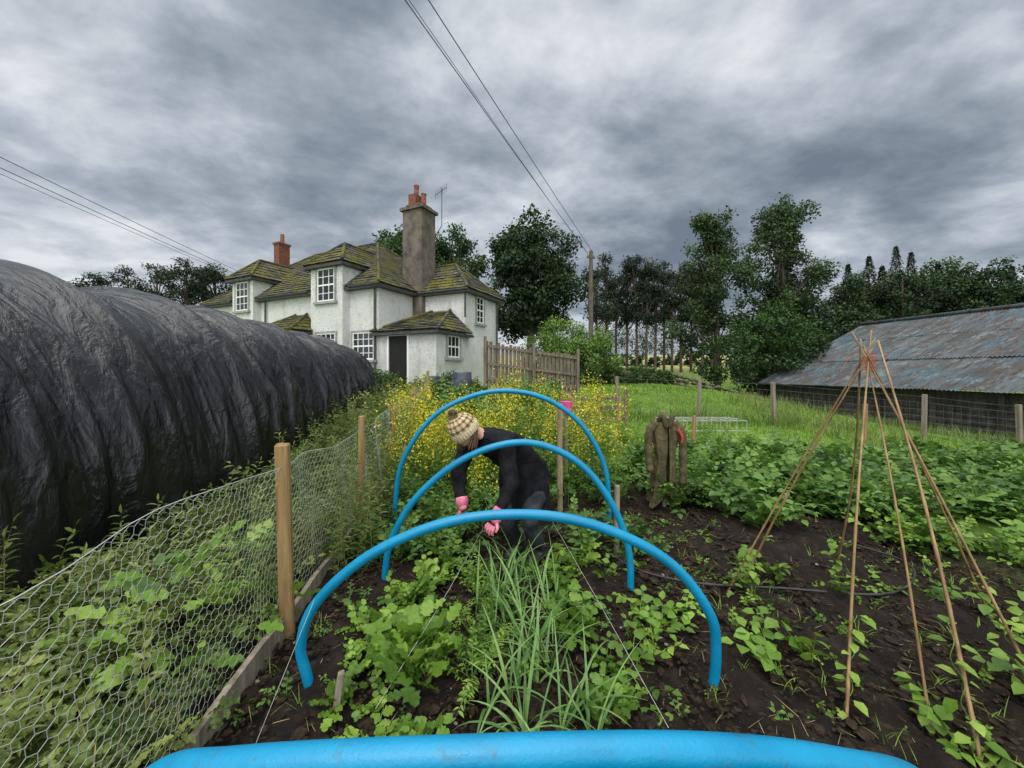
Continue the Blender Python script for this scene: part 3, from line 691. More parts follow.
tree('hawthorn_tree',17.8,27.5,[(-1.5,0,3.5,2.8,3.2),(1.5,0,4.2,2.8,3.6),(3.6,.5,3.2,2.4,3.0)],130,.7,19000,.20,.3,l_green)
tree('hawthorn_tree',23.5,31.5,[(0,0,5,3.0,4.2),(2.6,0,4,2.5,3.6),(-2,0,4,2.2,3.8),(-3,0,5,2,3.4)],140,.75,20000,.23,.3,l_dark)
for k,(px,h) in enumerate([(596,11.8),(606,13.4),(616,12.4),(627,12.8),(637,13.9),(646,12.9),(655,12.2),(664,13.3),(672,12.4),(681,13.4),(691,12.9),(702,12.4),(712,12)]):
    y=44+R.uniform(-2.5,5);x=(px-512)/385*y;h=h*.99
    tree('pine_tree',x,y,[(0,0,h*.80,1.35,1.9),(R.uniform(-.5,.5),0,h*.93,.9,1.0),(R.uniform(-.9,.9),0,h*.58,1.4,1.8)],36,.58,3200,.26,.16,l_pine,barkp,trunk_top=h,flat=.6,lw=.5)
for px,top in((78,287),(100,272),(128,268),(158,262),(185,259),(212,264),(238,272),(60,292),(262,276)):
    y=58+R.uniform(-4,4);x=(px-512)/385*y;h=1.65+(372-top)/385*y-float(ground(x,y))
    tree('pine_tree',x,y,[(0,0,h*.78,2.6,h*.17),(R.uniform(-1,1),0,h*.55,2.9,h*.2),(0,0,h*.93,1.4,.9)],40,.95,4000,.38,.3,l_pine,barkp,trunk_top=h*.95,flat=.5,lw=.5)
def spruce(x,y,h,r,name='spruce_tree'):
    gz=float(ground(x,y));n=6000;t=R.uniform(0,1,n)**1.5;z=t*h
    nl=int(h/.75);ph_=(z/h*nl)%1;lay=1-.45*ph_;az=R.uniform(0,6.28,n);br=.8+.3*np.sin(az*5+np.floor(z/h*nl)*2.1)
    rr=r*(1-t)**1.05*lay*br*R.uniform(.1,1,n)**.5+.03
    p=np.c_[x+rr*np.cos(az),y+rr*np.sin(az),gz+.6+z-.25*rr]
    f=np.c_[np.cos(az),np.sin(az),-.35+0*az]+R.normal(0,.3,(n,3))
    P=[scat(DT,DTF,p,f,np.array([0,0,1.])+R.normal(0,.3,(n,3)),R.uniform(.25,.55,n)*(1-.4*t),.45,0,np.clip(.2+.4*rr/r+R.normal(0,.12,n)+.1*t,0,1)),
       tube([(x,y,gz-.2),(x,y,gz+h+.9)],[.22,.02],6,1)]
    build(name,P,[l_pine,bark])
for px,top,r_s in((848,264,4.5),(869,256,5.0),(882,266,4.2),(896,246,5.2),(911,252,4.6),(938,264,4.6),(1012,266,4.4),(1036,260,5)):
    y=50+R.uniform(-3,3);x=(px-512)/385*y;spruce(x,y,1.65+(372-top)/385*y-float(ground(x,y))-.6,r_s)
for px,top,wd in((862,270,2.8),(925,264,2.4),(950,256,2.2),(978,256,2.6),(1003,262,2.4),(965,272,2.6),(905,264,2.8),(1030,268,3.),(885,270,3),(845,276,2.8)):
    y=46+R.uniform(-3,3);x=(px-512)/385*y;h=1.65+(372-top)/385*y-float(ground(x,y))
    tree('birch_tree',x,y,[(0,0,h*.75,wd,h*.23),(R.uniform(-1,1),0,h*.5,wd*1.2,h*.25)],60,.7,6500,.28,.22,l_dark if wd>2.3 else l_green,trunk_top=h*.9)
def shrub(name,pts,nleaf,ls,mat,sub=.4):
    P=[];pts=np.array(pts,float)
    li=R.integers(0,len(pts),nleaf);c=pts[li]
    K=14;sd_=norm(R.normal(0,1,(len(pts),K,3)));kk=R.integers(0,K,nleaf);d=sd_[li,kk]
    gz=ground(c[:,0],c[:,1]);p=np.c_[c[:,0],c[:,1],gz+c[:,2]]+d*c[:,3:4]*.8
    d2=norm(R.normal(0,1,(nleaf,3)));p=p+d2*(c[:,3]*sub*R.uniform(0,1,nleaf)**.4)[:,None]
    vv=.4+.3*d2[:,2]+.2*d[:,2]+R.normal(0,.12,nleaf)  # light from above put into leaf tone: tops paler, undersides darker
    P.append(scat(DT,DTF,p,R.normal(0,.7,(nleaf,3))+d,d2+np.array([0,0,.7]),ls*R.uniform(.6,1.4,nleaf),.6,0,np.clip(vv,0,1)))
    for c in pts:
        g=float(ground(c[0],c[1]));P.append(tube([(c[0],c[1],g-.1),(c[0]+.1,c[1],g+c[2])],[.05,.02],5,1))
    build(name,P,[mat,bark])
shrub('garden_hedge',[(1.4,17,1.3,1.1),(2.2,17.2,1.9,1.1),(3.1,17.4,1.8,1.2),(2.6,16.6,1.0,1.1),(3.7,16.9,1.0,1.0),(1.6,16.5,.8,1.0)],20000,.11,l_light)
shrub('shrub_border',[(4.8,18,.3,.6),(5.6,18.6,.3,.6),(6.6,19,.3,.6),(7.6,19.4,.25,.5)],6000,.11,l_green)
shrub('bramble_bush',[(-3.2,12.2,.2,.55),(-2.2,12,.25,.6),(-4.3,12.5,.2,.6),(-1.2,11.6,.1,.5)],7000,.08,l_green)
shrub('bramble_bush',[(-5.0,13.6,.2,.6),(-5.8,14.0,.3,.6),(-4.3,13.4,.1,.5)],4000,.08,l_green)
pts=[]
for px in range(600,1080,14):
    y=62+R.uniform(-4,4);pts.append(((px-512)/385*y,y,R.uniform(2,5) if px>715 else R.uniform(.3,1.2),R.uniform(2,3.4) if px>715 else 1.1))
for px in range(590,740,7):
    y=115+R.uniform(-6,6);pts.append(((px-512)/385*y,y,R.uniform(1,7),R.uniform(3,5)))
for px in range(-20,480,16):
    y=70+R.uniform(-4,4);pts.append(((px-512)/385*y,y,R.uniform(1,3),R.uniform(2.4,3.6)))
shrub('distant_woodland',pts,32000,.5,l_dark)

# ================================================================ FARM SHED
shed=empty('corrugated_shed',(20,20,-.9))
e0=np.array([17.0,26.]);ds=np.array([.136,-.99]);pw=np.array([.99,.136]);Ls=19.;W=8.
def SP(s,p,z):
    q_=e0+ds*s+pw*p;return np.array([q_[0],q_[1],z])
ze,zr=.92,4.95
nS=int(Ls/.15*6);ss=np.linspace(-.3,Ls,nS);P=[]
m,nt,o=newmat('corrugated_iron')
col=ramp(nt,attr(nt),[(0,(.04,.046,.052)),(1,(.085,.10,.11))])
bl=noise(nt,.55,7,.75,stretch(nt,(1,1,1.6)));col=mixc(nt,ramp(nt,bl,[(.48,0.),(.58,.7)]),col,(.04,.10,.13))
gl=noise(nt,1.1,8,.8,stretch(nt,(1,2.5,1)));col=mixc(nt,ramp(nt,gl,[(.52,0.),(.64,.75)]),col,(.19,.21,.22))
ru=noise(nt,1.3,9,.82,stretch(nt,(.8,2.2,.8)));col=mixc(nt,ramp(nt,ru,[(.47,0.),(.57,.9)]),col,ramp(nt,noise(nt,5,5),[(.3,(.018,.015,.013)),(.7,(.08,.045,.028))]))
fin(nt,o,col,.7,noise(nt,12,5,.7),.01,.5,spec=.3);m_corr=m
rows_=[(0,.36),(.345,.70),(.685,1.0)]
for ri,(t0,t1) in enumerate(rows_):
    lift=.03+.02*(2-ri)
    V=[];va=[];sheet=np.floor(ss/.8+ri*.4).astype(int);tone=R.uniform(0,1,200)
    for t,lf in((t0,lift+.02),(t1,.02)):
        p=-.25+(W+.25)*t;z=ze-.12+(zr-ze+.12)*t
        for s_,sh in zip(ss,sheet):
            wv=.028*math.sin(2*math.pi*s_/.15)
            q_=SP(s_,p,z+lf+wv+ .012*(sh%2)+.02*(tone[sh+20]-.5));V.append(q_);va.append(tone[sh+5])
    i=np.arange(nS-1);P.append((np.array(V),[np.stack([i,i+1,i+nS+1,i+nS],1)],0,np.array(va)))
P.append((np.array([SP(-.3,W,zr),SP(Ls,W,zr),SP(Ls,2*W,ze),SP(-.3,2*W,ze)]),[np.array([[0,1,2,3]])],0,.4))
P.append(tube([SP(-.35,W,zr+.07),SP(Ls,W,zr+.07)],.14,8,0,.3))
build('corrugated_roof',P,[m_corr],shed,True)
m_shedw=simple('dark_shed_boards',(.025,.022,.02),(.085,.075,.065),3,.9,.01,20,st=(2,2,.5))
P=[]
for r in range(8):
    z0=-1.3+r*.27
    P.append(hexa([SP(.1,.35-.012*(r%2),z0),SP(Ls-.1,.35-.012*(r%2),z0),SP(Ls-.1,.5,z0),SP(.1,.5,z0),SP(.1,.38,z0+.262),SP(Ls-.1,.38,z0+.262),SP(Ls-.1,.5,z0+.262),SP(.1,.5,z0+.262)],0))
for s in np.arange(.3,Ls,2.2):P.append(hexa([SP(s,.22,-1.4),SP(s+.16,.22,-1.4),SP(s+.16,.34,-1.4),SP(s,.34,-1.4),SP(s,.22,.86),SP(s+.16,.22,.86),SP(s+.16,.34,.86),SP(s,.34,.86)],1))
P.append((np.array([SP(.05,.4,-1.4),SP(.05,2*W-.4,-1.4),SP(.05,2*W-.4,ze+.1),SP(.05,W,zr-.1),SP(.05,.4,ze+.1)]),[np.array([[0,1,2,3,4]])],0,.5))
build('board_walls',P,[m_shedw,m_shedw],shed)

# ================================================================ UTILITY POLE, CABLES
pole=empty('utility_pole',(4.1,20,1))
gz=float(ground(4.1,20))
P=[tube([(4.1,20,gz-.3),(4.1,20,gz+4),(4.1,20,7.95)],[.14,.12,.095],12,0)]
P+=[box((4.1,20,7.6),(.46,.08,.09),.35,0)]
for k in(-.17,.17):
    P.append(tube([(4.1+k,20+k*.36,7.65),(4.1+k,20+k*.36,7.72),(4.1+k,20+k*.36,7.8)],[.03,.05,.02],8,1))
m_pole=simple('creosoted_pole',(.05,.038,.028),(.14,.11,.08),3,.9,.008,20,st=(7,7,.5))
build('pole',P,[m_pole,m_grey],pole)
m_cable=simple('cable_black',(.015,.015,.017),(.03,.03,.03),5,.6)
def cable(p,q_,sag,r=.011):
    p=np.array(p);q_=np.array(q_);t=np.linspace(0,1,40)[:,None];c=p+(q_-p)*t;c[:,2]-=4*sag*(t*(1-t))[:,0];return tube(c,r,5)
P=[cable((4.27,20.06,7.8),(-9.75,-12,9.6),.25,.010),cable((3.93,19.94,7.8),(-10.35,-12,9.6),.25,.010),cable((4.1,20,7.55),(-9.85,-12,9.3),.3,.006)]
build('overhead_cables',P,[m_cable],pole)
P=[cable((-14.6,20.9,7.0),(-12.0,1.,7.5),.1,.010),cable((-14.6,20.9,6.8),(-12.0,1.,7.2),.12,.010),cable((-14.6,20.9,6.7),(-12.0,1.,7.0),.12,.007)]
build('house_supply_cables',P,[m_cable],None)

# ================================================================ WOODEN FENCE PANEL, STONE WALL, POSTS
P=[];n=24
for k in range(n):
    t=k/(n-1);x=-.85+3.1*t;y=13.0+.5*t;zb=1.05-.18*t;zt=2.72-.42*t-.14*R.uniform()
    P.append(box((x,y,(zb+zt)/2),(.105,.025,zt-zb),.15+R.normal(0,.03),0,R.uniform()))
for z0,z1 in((2.50,2.08),(1.9,1.5),(1.35,1.05)):
    P.append(hexa([(-.95,12.93,z0),(2.35,13.45,z1),(2.35,13.49,z1),(-.95,12.97,z0),(-.95,12.93,z0+.09),(2.35,13.45,z1+.09),(2.35,13.49,z1+.09),(-.95,12.97,z0+.09)],0))
for x,y,zt in((-.9,12.9,2.85),(.75,13.15,2.6),(2.3,13.4,2.45)):P.append(cpost((x,y,.7),zt-.7,.1))
m_pal=simple('paling_wood',(.075,.058,.045),(.20,.16,.12),4,.9,.008,20,st=(6,6,.5))
build('wooden_paling_fence',P,[m_pal])
def stonewall(name,p,q_,h,rowsz,sz,mat=m_stone,th=.4):
    p=np.array(p,float);q_=np.array(q_,float);L=np.linalg.norm(q_-p);d=(q_-p)/L;Vx=[];Vy=[];Vz=[];S=[]
    for r in range(rowsz):
        k=int(L/sz)
        for i in range(k):
            t=(i+R.uniform(.3,.7)+.5*(r%2))*sz
            c=p+d*t+np.array([-d[1],d[0]])*R.uniform(-th/3,th/3);Vx.append(c[0]);Vy.append(c[1]);Vz.append(float(ground(c[0],c[1]))+h*(r+.4)/rowsz);S.append(sz*R.uniform(.5,.8))
    build(name,[lumps(np.array(Vx),np.array(Vy),np.array(Vz),np.array(S),0,.8)],[mat])
m_mossy=simple('mossy_stone',(.03,.035,.012),(.13,.115,.07),2.5,.95,.02,12)
stonewall('dry_stone_wall',(4.3,20.5),(16,22.5),.9,4,.32,m_mossy)
stonewall('rubble_wall',(-3.4,12.7),(-.9,12.4),.55,3,.28)
P=[]
fp=[(2.75,10),(4.65,9.6),(6.2,9.1),(9.2,8.6),(10.9,8.25),(14,7.6)]
for (x,y) in fp:
    P.append(cpost((x,y,float(ground(x,y))-.1),1.1,.08,R.uniform(0,1),(R.normal(0,.03),0)))
wf=empty('wire_stock_fence',(6,9,0));build('posts',P,[m_woodg],wf)
P=[]
for (a,b) in zip(fp[:-1],fp[1:]):
    for z in(.12,.25,.38,.52,.66,.82,.95):
        g0=float(ground(*a));g1=float(ground(*b));P.append(tube([(a[0],a[1]-.05,g0+z),((a[0]+b[0])/2,(a[1]+b[1])/2-.05,(g0+g1)/2+z-.01),(b[0],b[1]-.05,g1+z)],.0018,3))
    L=math.hypot(b[0]-a[0],b[1]-a[1])
    for t in np.arange(0,1,.16/L):
        x=a[0]+(b[0]-a[0])*t;y=a[1]+(b[1]-a[1])*t-.05;g=float(ground(a[0],a[1])*(1-t)+ground(b[0],b[1])*t);P.append(tube([(x,y,g+.1),(x,y,g+.82)],.0013,3))
m,nt,o=newmat('dull_wire');fin(nt,o,(.16,.17,.16),.6,None,metal=.2);m_wired=m
build('stock_wire',P,[m_wired],wf)
for x,y,h,wd,mm in((6.3,6.9,.95,.06,m_woodn),(2.1,7.6,.95,.05,m_woodn),(1.2,6.4,.9,.05,m_woodg),(3.1,6.6,.8,.05,m_woodn)):
    build('wooden_stake',[cpost((x,y,float(ground(x,y))-.1),h+.1,wd,.4,(.03,0))],[mm])
build('wooden_stake',[cpost((.56,4.5,-.1),1.38,.055,.2,(.0,0))],[m_wood])
build('wooden_stake',[cpost((.95,3.5,-.1),.72,.04,.2,(.01,0))],[m_woodg])
build('wooden_stake',[cpost((-.86,1.83,-.1),.3,.03,.5,(.12,.1))],[m_woodg])
P=[]
for z in(.75,.55,.3):P.append(box((1.9,8.4,float(ground(1.9,8.4))+z),(1.3,.03,.09),.1,0))
for x in(1.3,1.9,2.5):P.append(box((x,8.4+.1*(x-1.9)-.035,float(ground(x,8.4))+.5),(.07,.04,.9),.1,0))
build('low_wooden_gate',P,[m_pal])
P=[];g=float(ground(3.9,8.1))
for i in range(9):
    x=3.1+i*.2;P.append(tube([(x,7.7,g-.03),(x,7.7,g+.4),(x,8.3,g+.4),(x,8.3,g-.03)],.005,4))
for y,z in((7.7,.0),(7.7,.2),(7.7,.4),(8.,.4),(8.3,.4)):P.append(tube([(3.1,y,g+z),(4.7,y,g+z)],.005,4))
build('wire_cloche',P,[m_wire])
m_pink=simple('pink_plastic',(.60,.05,.22),(.75,.10,.32),6,.5)
m_tarp=simple('dark_tarpaulin',(.03,.04,.06),(.08,.10,.13),6,.5,.02,8)
g=float(ground(-1.6,11.6))
build('water_butt',[tube(catmull([(-1.5,11.5,g-.1),(-1.5,11.5,g+.2),(-1.5,11.5,g+.5),(-1.5,11.5,g+.85),(-1.5,11.5,g+.9)],3),np.interp(np.arange(13),[0,6,12],[.26,.31,.26]),16)],[m_tarp],None,True)
build('compost_bin',[tube([(-2.4,11.6,g-.1),(-2.4,11.6,g+.6),(-2.4,11.6,g+.75),(-2.4,11.6,g+.78)],[.40,.33,.28,.12],14)],[m_pipe],None,False)
build('pink_bucket',[tube([(.72,5.1,1.10),(.72,5.1,1.26)],[.06,.085],14,0),tube([(.64,5.1,1.26),(.66,5.1,1.34),(.72,5.1,1.37),(.78,5.1,1.34),(.80,5.1,1.26)],.004,5),cpost((.72,5.1,-.1),1.2,.04,0,m=1)],[m_pink,m_woodg])

# ================================================================ CANE WIGWAM
m,nt,o=newmat('bamboo');n1=noise(nt,3,4,.6,stretch(nt,(8,8,1.2)));wv=noise(nt,14,4,.6)
fin(nt,o,ramp(nt,n1,[(.3,(.14,.08,.032)),(.55,(.29,.18,.08)),(.75,(.42,.30,.15))]),.5,wv,.003,.4);m_bam=m
m_twine=simple('orange_twine',(.45,.12,.05),(.60,.22,.10),10,.7)
wig=empty('bamboo_cane_wigwam',(2.15,2.3,0));ap=np.array([2.13,2.3,1.72]);P=[];VL=[]
bases=[(1.60,2.92),(1.74,2.98),(1.56,1.80),(1.93,1.56),(2.50,1.72),(3.28,2.62),(2.62,3.15),(1.87,1.70)]
for i,(x,y) in enumerate(bases):
    b=np.array([x,y,-.08]);a_=ap+np.array([R.normal(0,.025),R.normal(0,.025),R.normal(0,.02)]);d_=(a_-b);L=np.linalg.norm(d_);d_/=L
    ext=R.uniform(.08,.24);T=L+ext;k=int(T/.22);tt=np.linspace(0,T,k*3+1);bow=.03*np.sin(np.pi*tt/T)
    pts=b+d_*tt[:,None]+np.outer(bow,np.array([R.normal(),R.normal(),0]));rr=np.linspace(.0075,.0042,len(tt))*R.uniform(.8,1.2);rr=rr.copy();rr[::3]*=1.25
    P.append(tube(pts,rr,8))
    # young bean vine twining up the foot of the cane
    Hv=R.uniform(.15,.55);s=np.linspace(.08,.08+Hv,40)
    e1=norm(np.cross(d_,np.array([0,1.,0])));e2=np.cross(d_,e1)
    vp=b+d_*s[:,None]+.013*(np.cos(s*38)[:,None]*e1+np.sin(s*38)[:,None]*e2);VL.append(tube(vp,.0022,5,1,.5))
    for q_ in vp[4::5]:
        for _ in range(2):
            dr=norm(R.normal(0,1,3)*np.array([1,1,.35]));VL.append(scat(LT,LTF,np.array([q_+dr*.02]),np.array([dr-np.array([0,0,.25])]),np.array([[0,0,1.]]),np.array([R.uniform(.04,.085)]),.8,0,np.array([R.uniform(.2,1)])))
build('canes',P,[m_bam],wig,True)
build('climbing_bean_vines',VL,[g_bright,g_bright],None,True)
P=[]
for k in range(3):
    t=np.linspace(0,2*np.pi*4,90);r=.028+.01*np.sin(t*3);P.append(tube(np.c_[ap[0]+r*np.cos(t),ap[1]+r*np.sin(t),ap[2]-.05+.03*k+.012*np.sin(t*1.7)],.0014,5))
for k in range(5):
    a=R.uniform(0,6.28);P.append(tube(catmull([ap+np.array([.03*math.cos(a),.03*math.sin(a),.02]),ap+np.array([.08*math.cos(a),.08*math.sin(a),.03]),ap+np.array([.13*math.cos(a+.4),.13*math.sin(a+.4),-.06*R.uniform(-.5,1.5)])],4),.0012,4))
build('twine_lashing',P,[m_twine],wig)
m_str=simple('white_string',(.38,.38,.35),(.55,.55,.5),10,.8)
build('planting_strings',[tube(catmull([(-.25,3.4,.28),(-.42,2.5,.22),(-.62,1.75,.12)],6),.0013,4),tube(catmull([(.35,3.6,.3),(.55,2.4,.2),(.70,1.72,.06)],6),.0013,4),tube([(-1.0,1.95,.5),(-1.1,1.6,.02)],.0011,4)],[m_str])
m_hose=simple('black_hose',(.01,.01,.01),(.03,.03,.03),9,.45)
build('irrigation_hose',[tube(catmull([(.6,4.2,.08),(.9,3.3,.05),(1.3,2.95,.05),(2.0,2.85,.05),(2.7,2.75,.07),(3.2,3.1,.1),(3.0,3.6,.1)],8),.009,8)],[m_hose],None,True)

# ================================================================ JACKET ON POST
m,nt,o=newmat('olive_coat');n1=noise(nt,6,7,.75);fin(nt,o,ramp(nt,n1,[(.3,(.035,.03,.015)),(.5,(.085,.072,.036)),(.7,(.16,.13,.065))]),.85,noise(nt,14,5,.7),.03,.9,spec=.2);m_coat=m
m_red=simple('red_cloth',(.30,.03,.02),(.45,.06,.04),9,.9)
cj=empty('coat_on_post',(1.84,4.6,0))
cx,cy=1.82,4.6;nt_,nz_=80,64;V=[]
for iz in range(nz_):
    t=iz/(nz_-1);z=1.13-.98*t
    wd=np.interp(t,[0,.03,.08,.16,.45,.7,1],[.04,.09,.165,.165,.115,.13,.17]);dp=np.interp(t,[0,.05,.15,1],[.03,.06,.08,.11])
    for ia in range(nt_):
        a=-math.pi/2+.02+.16*t+(2*math.pi-.04-.32*t)*ia/(nt_-1)
        f=1+.13*math.sin(a*5+2*t)*min(1,t*2.0)+.09*math.sin(a*11-3*t)*min(1,t*1.5)+.15*(float(vn(a*2,t*7,3))-.5)
        V.append([cx+wd*f*math.cos(a)+.02*math.sin(t*5),cy+dp*f*math.sin(a)-(.02 if ia<4 else 0),z+(.04*math.sin(a*3)+.05*math.cos(a))*t-(.035*abs(math.cos(a)) if t<.16 else .035*abs(math.cos(a)))])
i,j=np.meshgrid(np.arange(nt_-1),np.arange(nz_-1));q0=(j*nt_+i).ravel()
build('coat_body',[(np.array(V),[np.stack([q0,q0+1,q0+1+nt_,q0+nt_],1)],0,.5)],[m_coat],cj,True)
P=[]
for sg in(-1,1):
    ln=.44 if sg<0 else .56
    pts=catmull([(cx+sg*.11,cy-.01,1.04),(cx+sg*.19,cy-.03,.93),(cx+sg*.205,cy-.05,1.02-ln*.85),(cx+sg*.19,cy-.07,1.0-ln*1.2)],7)
    rr=np.linspace(.052,.040,len(pts))+.006*np.sin(np.arange(len(pts))*1.7);P.append(tube(pts,rr,12))
P.append(tube(catmull([(cx-.08,cy-.03,1.08),(cx-.05,cy-.08,1.13),(cx-.01,cy-.11,.99)],5),[.028]*10+[.012],10))
P.append(tube(catmull([(cx+.08,cy-.03,1.08),(cx+.06,cy-.08,1.14),(cx+.02,cy-.11,.99)],5),[.028]*10+[.012],10))
P.append(tube(catmull([(cx+.01,cy-.125,.99),(cx+.02,cy-.115,.7),(cx+.03,cy-.12,.35)],6),.006,6))
build('sleeves_and_collar',P,[m_coat],cj,True)
build('red_rag',[tube(catmull([(cx+.12,cy-.09,.98),(cx+.16,cy-.12,.90),(cx+.15,cy-.13,.82)],5),np.linspace(.022,.008,11),8)],[m_red],cj,True)
build('post',[cpost((cx,cy+.02,-.1),1.28,.045,.2)],[m_woodg],cj)

# ================================================================ PERSON
person=empty('gardener_person',(.0,3.3,0))
def mfab(name,c1,c2,sc,bd,bsc):return simple(name,c1,c2,sc,.9,bd,bsc,spec=.15)
m_jk=mfab('black_fleece',(.005,.005,.007),(.018,.018,.022),9,.02,30)
m_tr=mfab('dark_jeans',(.018,.021,.028),(.045,.05,.06),12,.01,60)
m_skin=simple('skin',(.42,.22,.15),(.52,.29,.20),12,.5,.002)
m_glv=simple('pink_glove',(.55,.10,.20),(.74,.28,.36),14,.7,.004,60)
m_boot=simple('boot_rubber',(.02,.022,.02),(.05,.05,.04),9,.5)
f=np.array([-.6,-.8,0.]);rt=np.array([.8,-.6,0.])
J={'pel':(.15,3.46,.74),'wst':(.06,3.37,.90),'chs':(-.06,3.26,1.02),'nkb':(-.19,3.15,1.115),'nck':(-.26,3.08,1.15),'hd':(-.33,3.02,1.19),
 'ls':(-.06,3.04,1.07),'rs':(-.36,3.24,1.07),'le':(.0,2.96,.80),'re':(-.44,3.12,.83),'lw':(-.11,2.87,.585),'rw':(-.385,2.99,.625),
 'lp':(-.145,2.85,.53),'rp':(-.375,2.965,.57),
 'lh':(.245,3.40,.70),'rh':(.065,3.53,.70),'lk':(.13,3.13,.44),'rk':(-.07,3.27,.44),'la':(.25,3.34,.10),'ra':(.07,3.46,.10),'lt':(.13,3.19,.045),'rtt':(-.05,3.30,.045)}
rad={'pel':.165,'wst':.16,'chs':.165,'nkb':.10,'nck':.058,'hd':.05,'ls':.085,'rs':.085,'le':.068,'re':.068,'lw':.045,'rw':.045,'lp':.036,'rp':.036,
 'lh':.11,'rh':.11,'lk':.078,'rk':.078,'la':.055,'ra':.055,'lt':.045,'rtt':.045}
Eg=[('pel','wst',0),('wst','chs',0),('chs','nkb',0),('nkb','nck',0),('nck','hd',2),('nkb','ls',0),('nkb','rs',0),('ls','le',0),('rs','re',0),('le','lw',0),('re','rw',0),('lw','lp',3),('rw','rp',3),
 ('pel','lh',0),('pel','rh',0),('lh','lk',1),('rh','rk',1),('lk','la',1),('rk','ra',1),('la','lt',4),('ra','rtt',4)]
keys=list(J);me=bpy.data.meshes.new('body_skel');me.from_pydata([J[k] for k in keys],[(keys.index(a),keys.index(b)) for a,b,_ in Eg],[])
ob=bpy.data.objects.new('body_skel',me);scene.collection.objects.link(ob)
md=ob.modifiers.new('s','SKIN');md.use_smooth_shade=True;ss_=ob.modifiers.new('u','SUBSURF');ss_.levels=3;ss_.render_levels=3
sv=me.skin_vertices[0].data
for i,k in enumerate(keys):
    sv[i].radius=(rad[k],rad[k]);sv[i].use_root=(k=='pel')
dg=bpy.context.evaluated_depsgraph_get();dg.update()
bm_=bpy.data.meshes.new_from_object(ob.evaluated_get(dg));bpy.data.objects.remove(ob)
nv=len(bm_.vertices);V=np.zeros(nv*3);bm_.vertices.foreach_get('co',V);V=V.reshape(-1,3)
Nn=np.zeros(nv*3);bm_.vertices.foreach_get('normal',Nn);Nn=Nn.reshape(-1,3)
V=V+Nn*((fbm(V[:,0]*14,V[:,1]*14,V[:,2]*14,2)-.5)*.045)[:,None];V[:,2]=np.maximum(V[:,2],.005)
bm_.vertices.foreach_set('co',V.ravel())
fc=np.zeros(len(bm_.polygons)*3);bm_.polygons.foreach_get('center',fc);fc=fc.reshape(-1,3)
best=np.full(len(fc),9.);lab=np.zeros(len(fc),int)
for a,b,l in Eg:
    p=np.array(J[a]);q_=np.array(J[b]);d=q_-p;t=np.clip(((fc-p)@d)/(d@d),0,1);ds_=np.linalg.norm(fc-(p+t[:,None]*d),axis=1)-(rad[a]*(1-t)+rad[b]*t)
    up_m=ds_<best;best[up_m]=ds_[up_m];lab[up_m]=l
for mm in(m_jk,m_tr,m_skin,m_glv,m_boot):bm_.materials.append(mm)
bm_.polygons.foreach_set('material_index',lab.astype(np.int32));bm_.polygons.foreach_set('use_smooth',np.ones(len(fc),bool));bm_.update()
bo=bpy.data.objects.new('body',bm_);scene.collection.objects.link(bo);bo.parent=person;bo.matrix_parent_inverse=person.matrix_world.inverted()
V=[];n1_=48;n2_=14
ax0=np.array(J['wst'])+np.array([.02,.02,-.02]);ax1=np.array([.12,3.42,.46])
for iz in range(n2_):
    t=iz/(n2_-1);c=ax0+(ax1-ax0)*t
    for ia in range(n1_):
        a=ia/n1_*2*np.pi;r=np.interp(t,[0,.5,1],[.18,.225,.23])*(1+.05*math.sin(a*6+t*2)+.03*math.sin(a*11))
        p=c+rt*r*math.cos(a)*1.05+np.array([.6,.8,0])*r*math.sin(a)*.85;V.append(p)
i,j=np.meshgrid(np.arange(n1_),np.arange(n2_-1));q0=(j*n1_+i).ravel();q1=(j*n1_+(i+1)%n1_).ravel()
build('jacket_hem',[(np.array(V),[np.stack([q0,q1,q1+n1_,q0+n1_],1)],0,.5)],[m_jk],person,True)
P=[]
for pk,wk,sg in(('lp','lw',1),('rp','rw',-1)):
    p=np.array(J[pk]);d=norm(p-np.array(J[wk]));sd2=norm(np.cross(d,f));pn=np.cross(sd2,d)
    for k,(L,o_) in enumerate(zip((.062,.072,.068,.054),(-.027,-.009,.009,.026))):
        b=p+sd2*o_+d*.012;c1=b+d*L*.5+sd2*o_*.25;c2=c1+d*L*.35-pn*.018*sg;c3=c2+d*L*.1-pn*.026*sg
        P.append(tube(catmull([b,c1,c2,c3],4),np.interp(np.arange(13),[0,9,12],[.0125,.0105,.006]),8))
    b=p+sd2*(-.032)*sg-d*.015;c1=b+sd2*(-.024)*sg+d*.025;c2=c1+d*.03-pn*.01
    P.append(tube(catmull([b,c1,c2],5),np.linspace(.0145,.009,11),8))
    w_=np.array(J[wk]);P.append(tube([w_-d*.05,w_-d*.02,w_+d*.015],[.048,.05,.045],14))
build('glove_fingers',P,[m_glv],person,True)
hc=np.array([-.355,2.995,1.185]);hf=norm(np.array([-.45,-.62,-.64]));hu=np.array([-.42,-.30,.86]);hu=norm(hu-hf*np.dot(hu,hf));hr=np.cross(hf,hu)
nu,nv_=48,36;V=[]
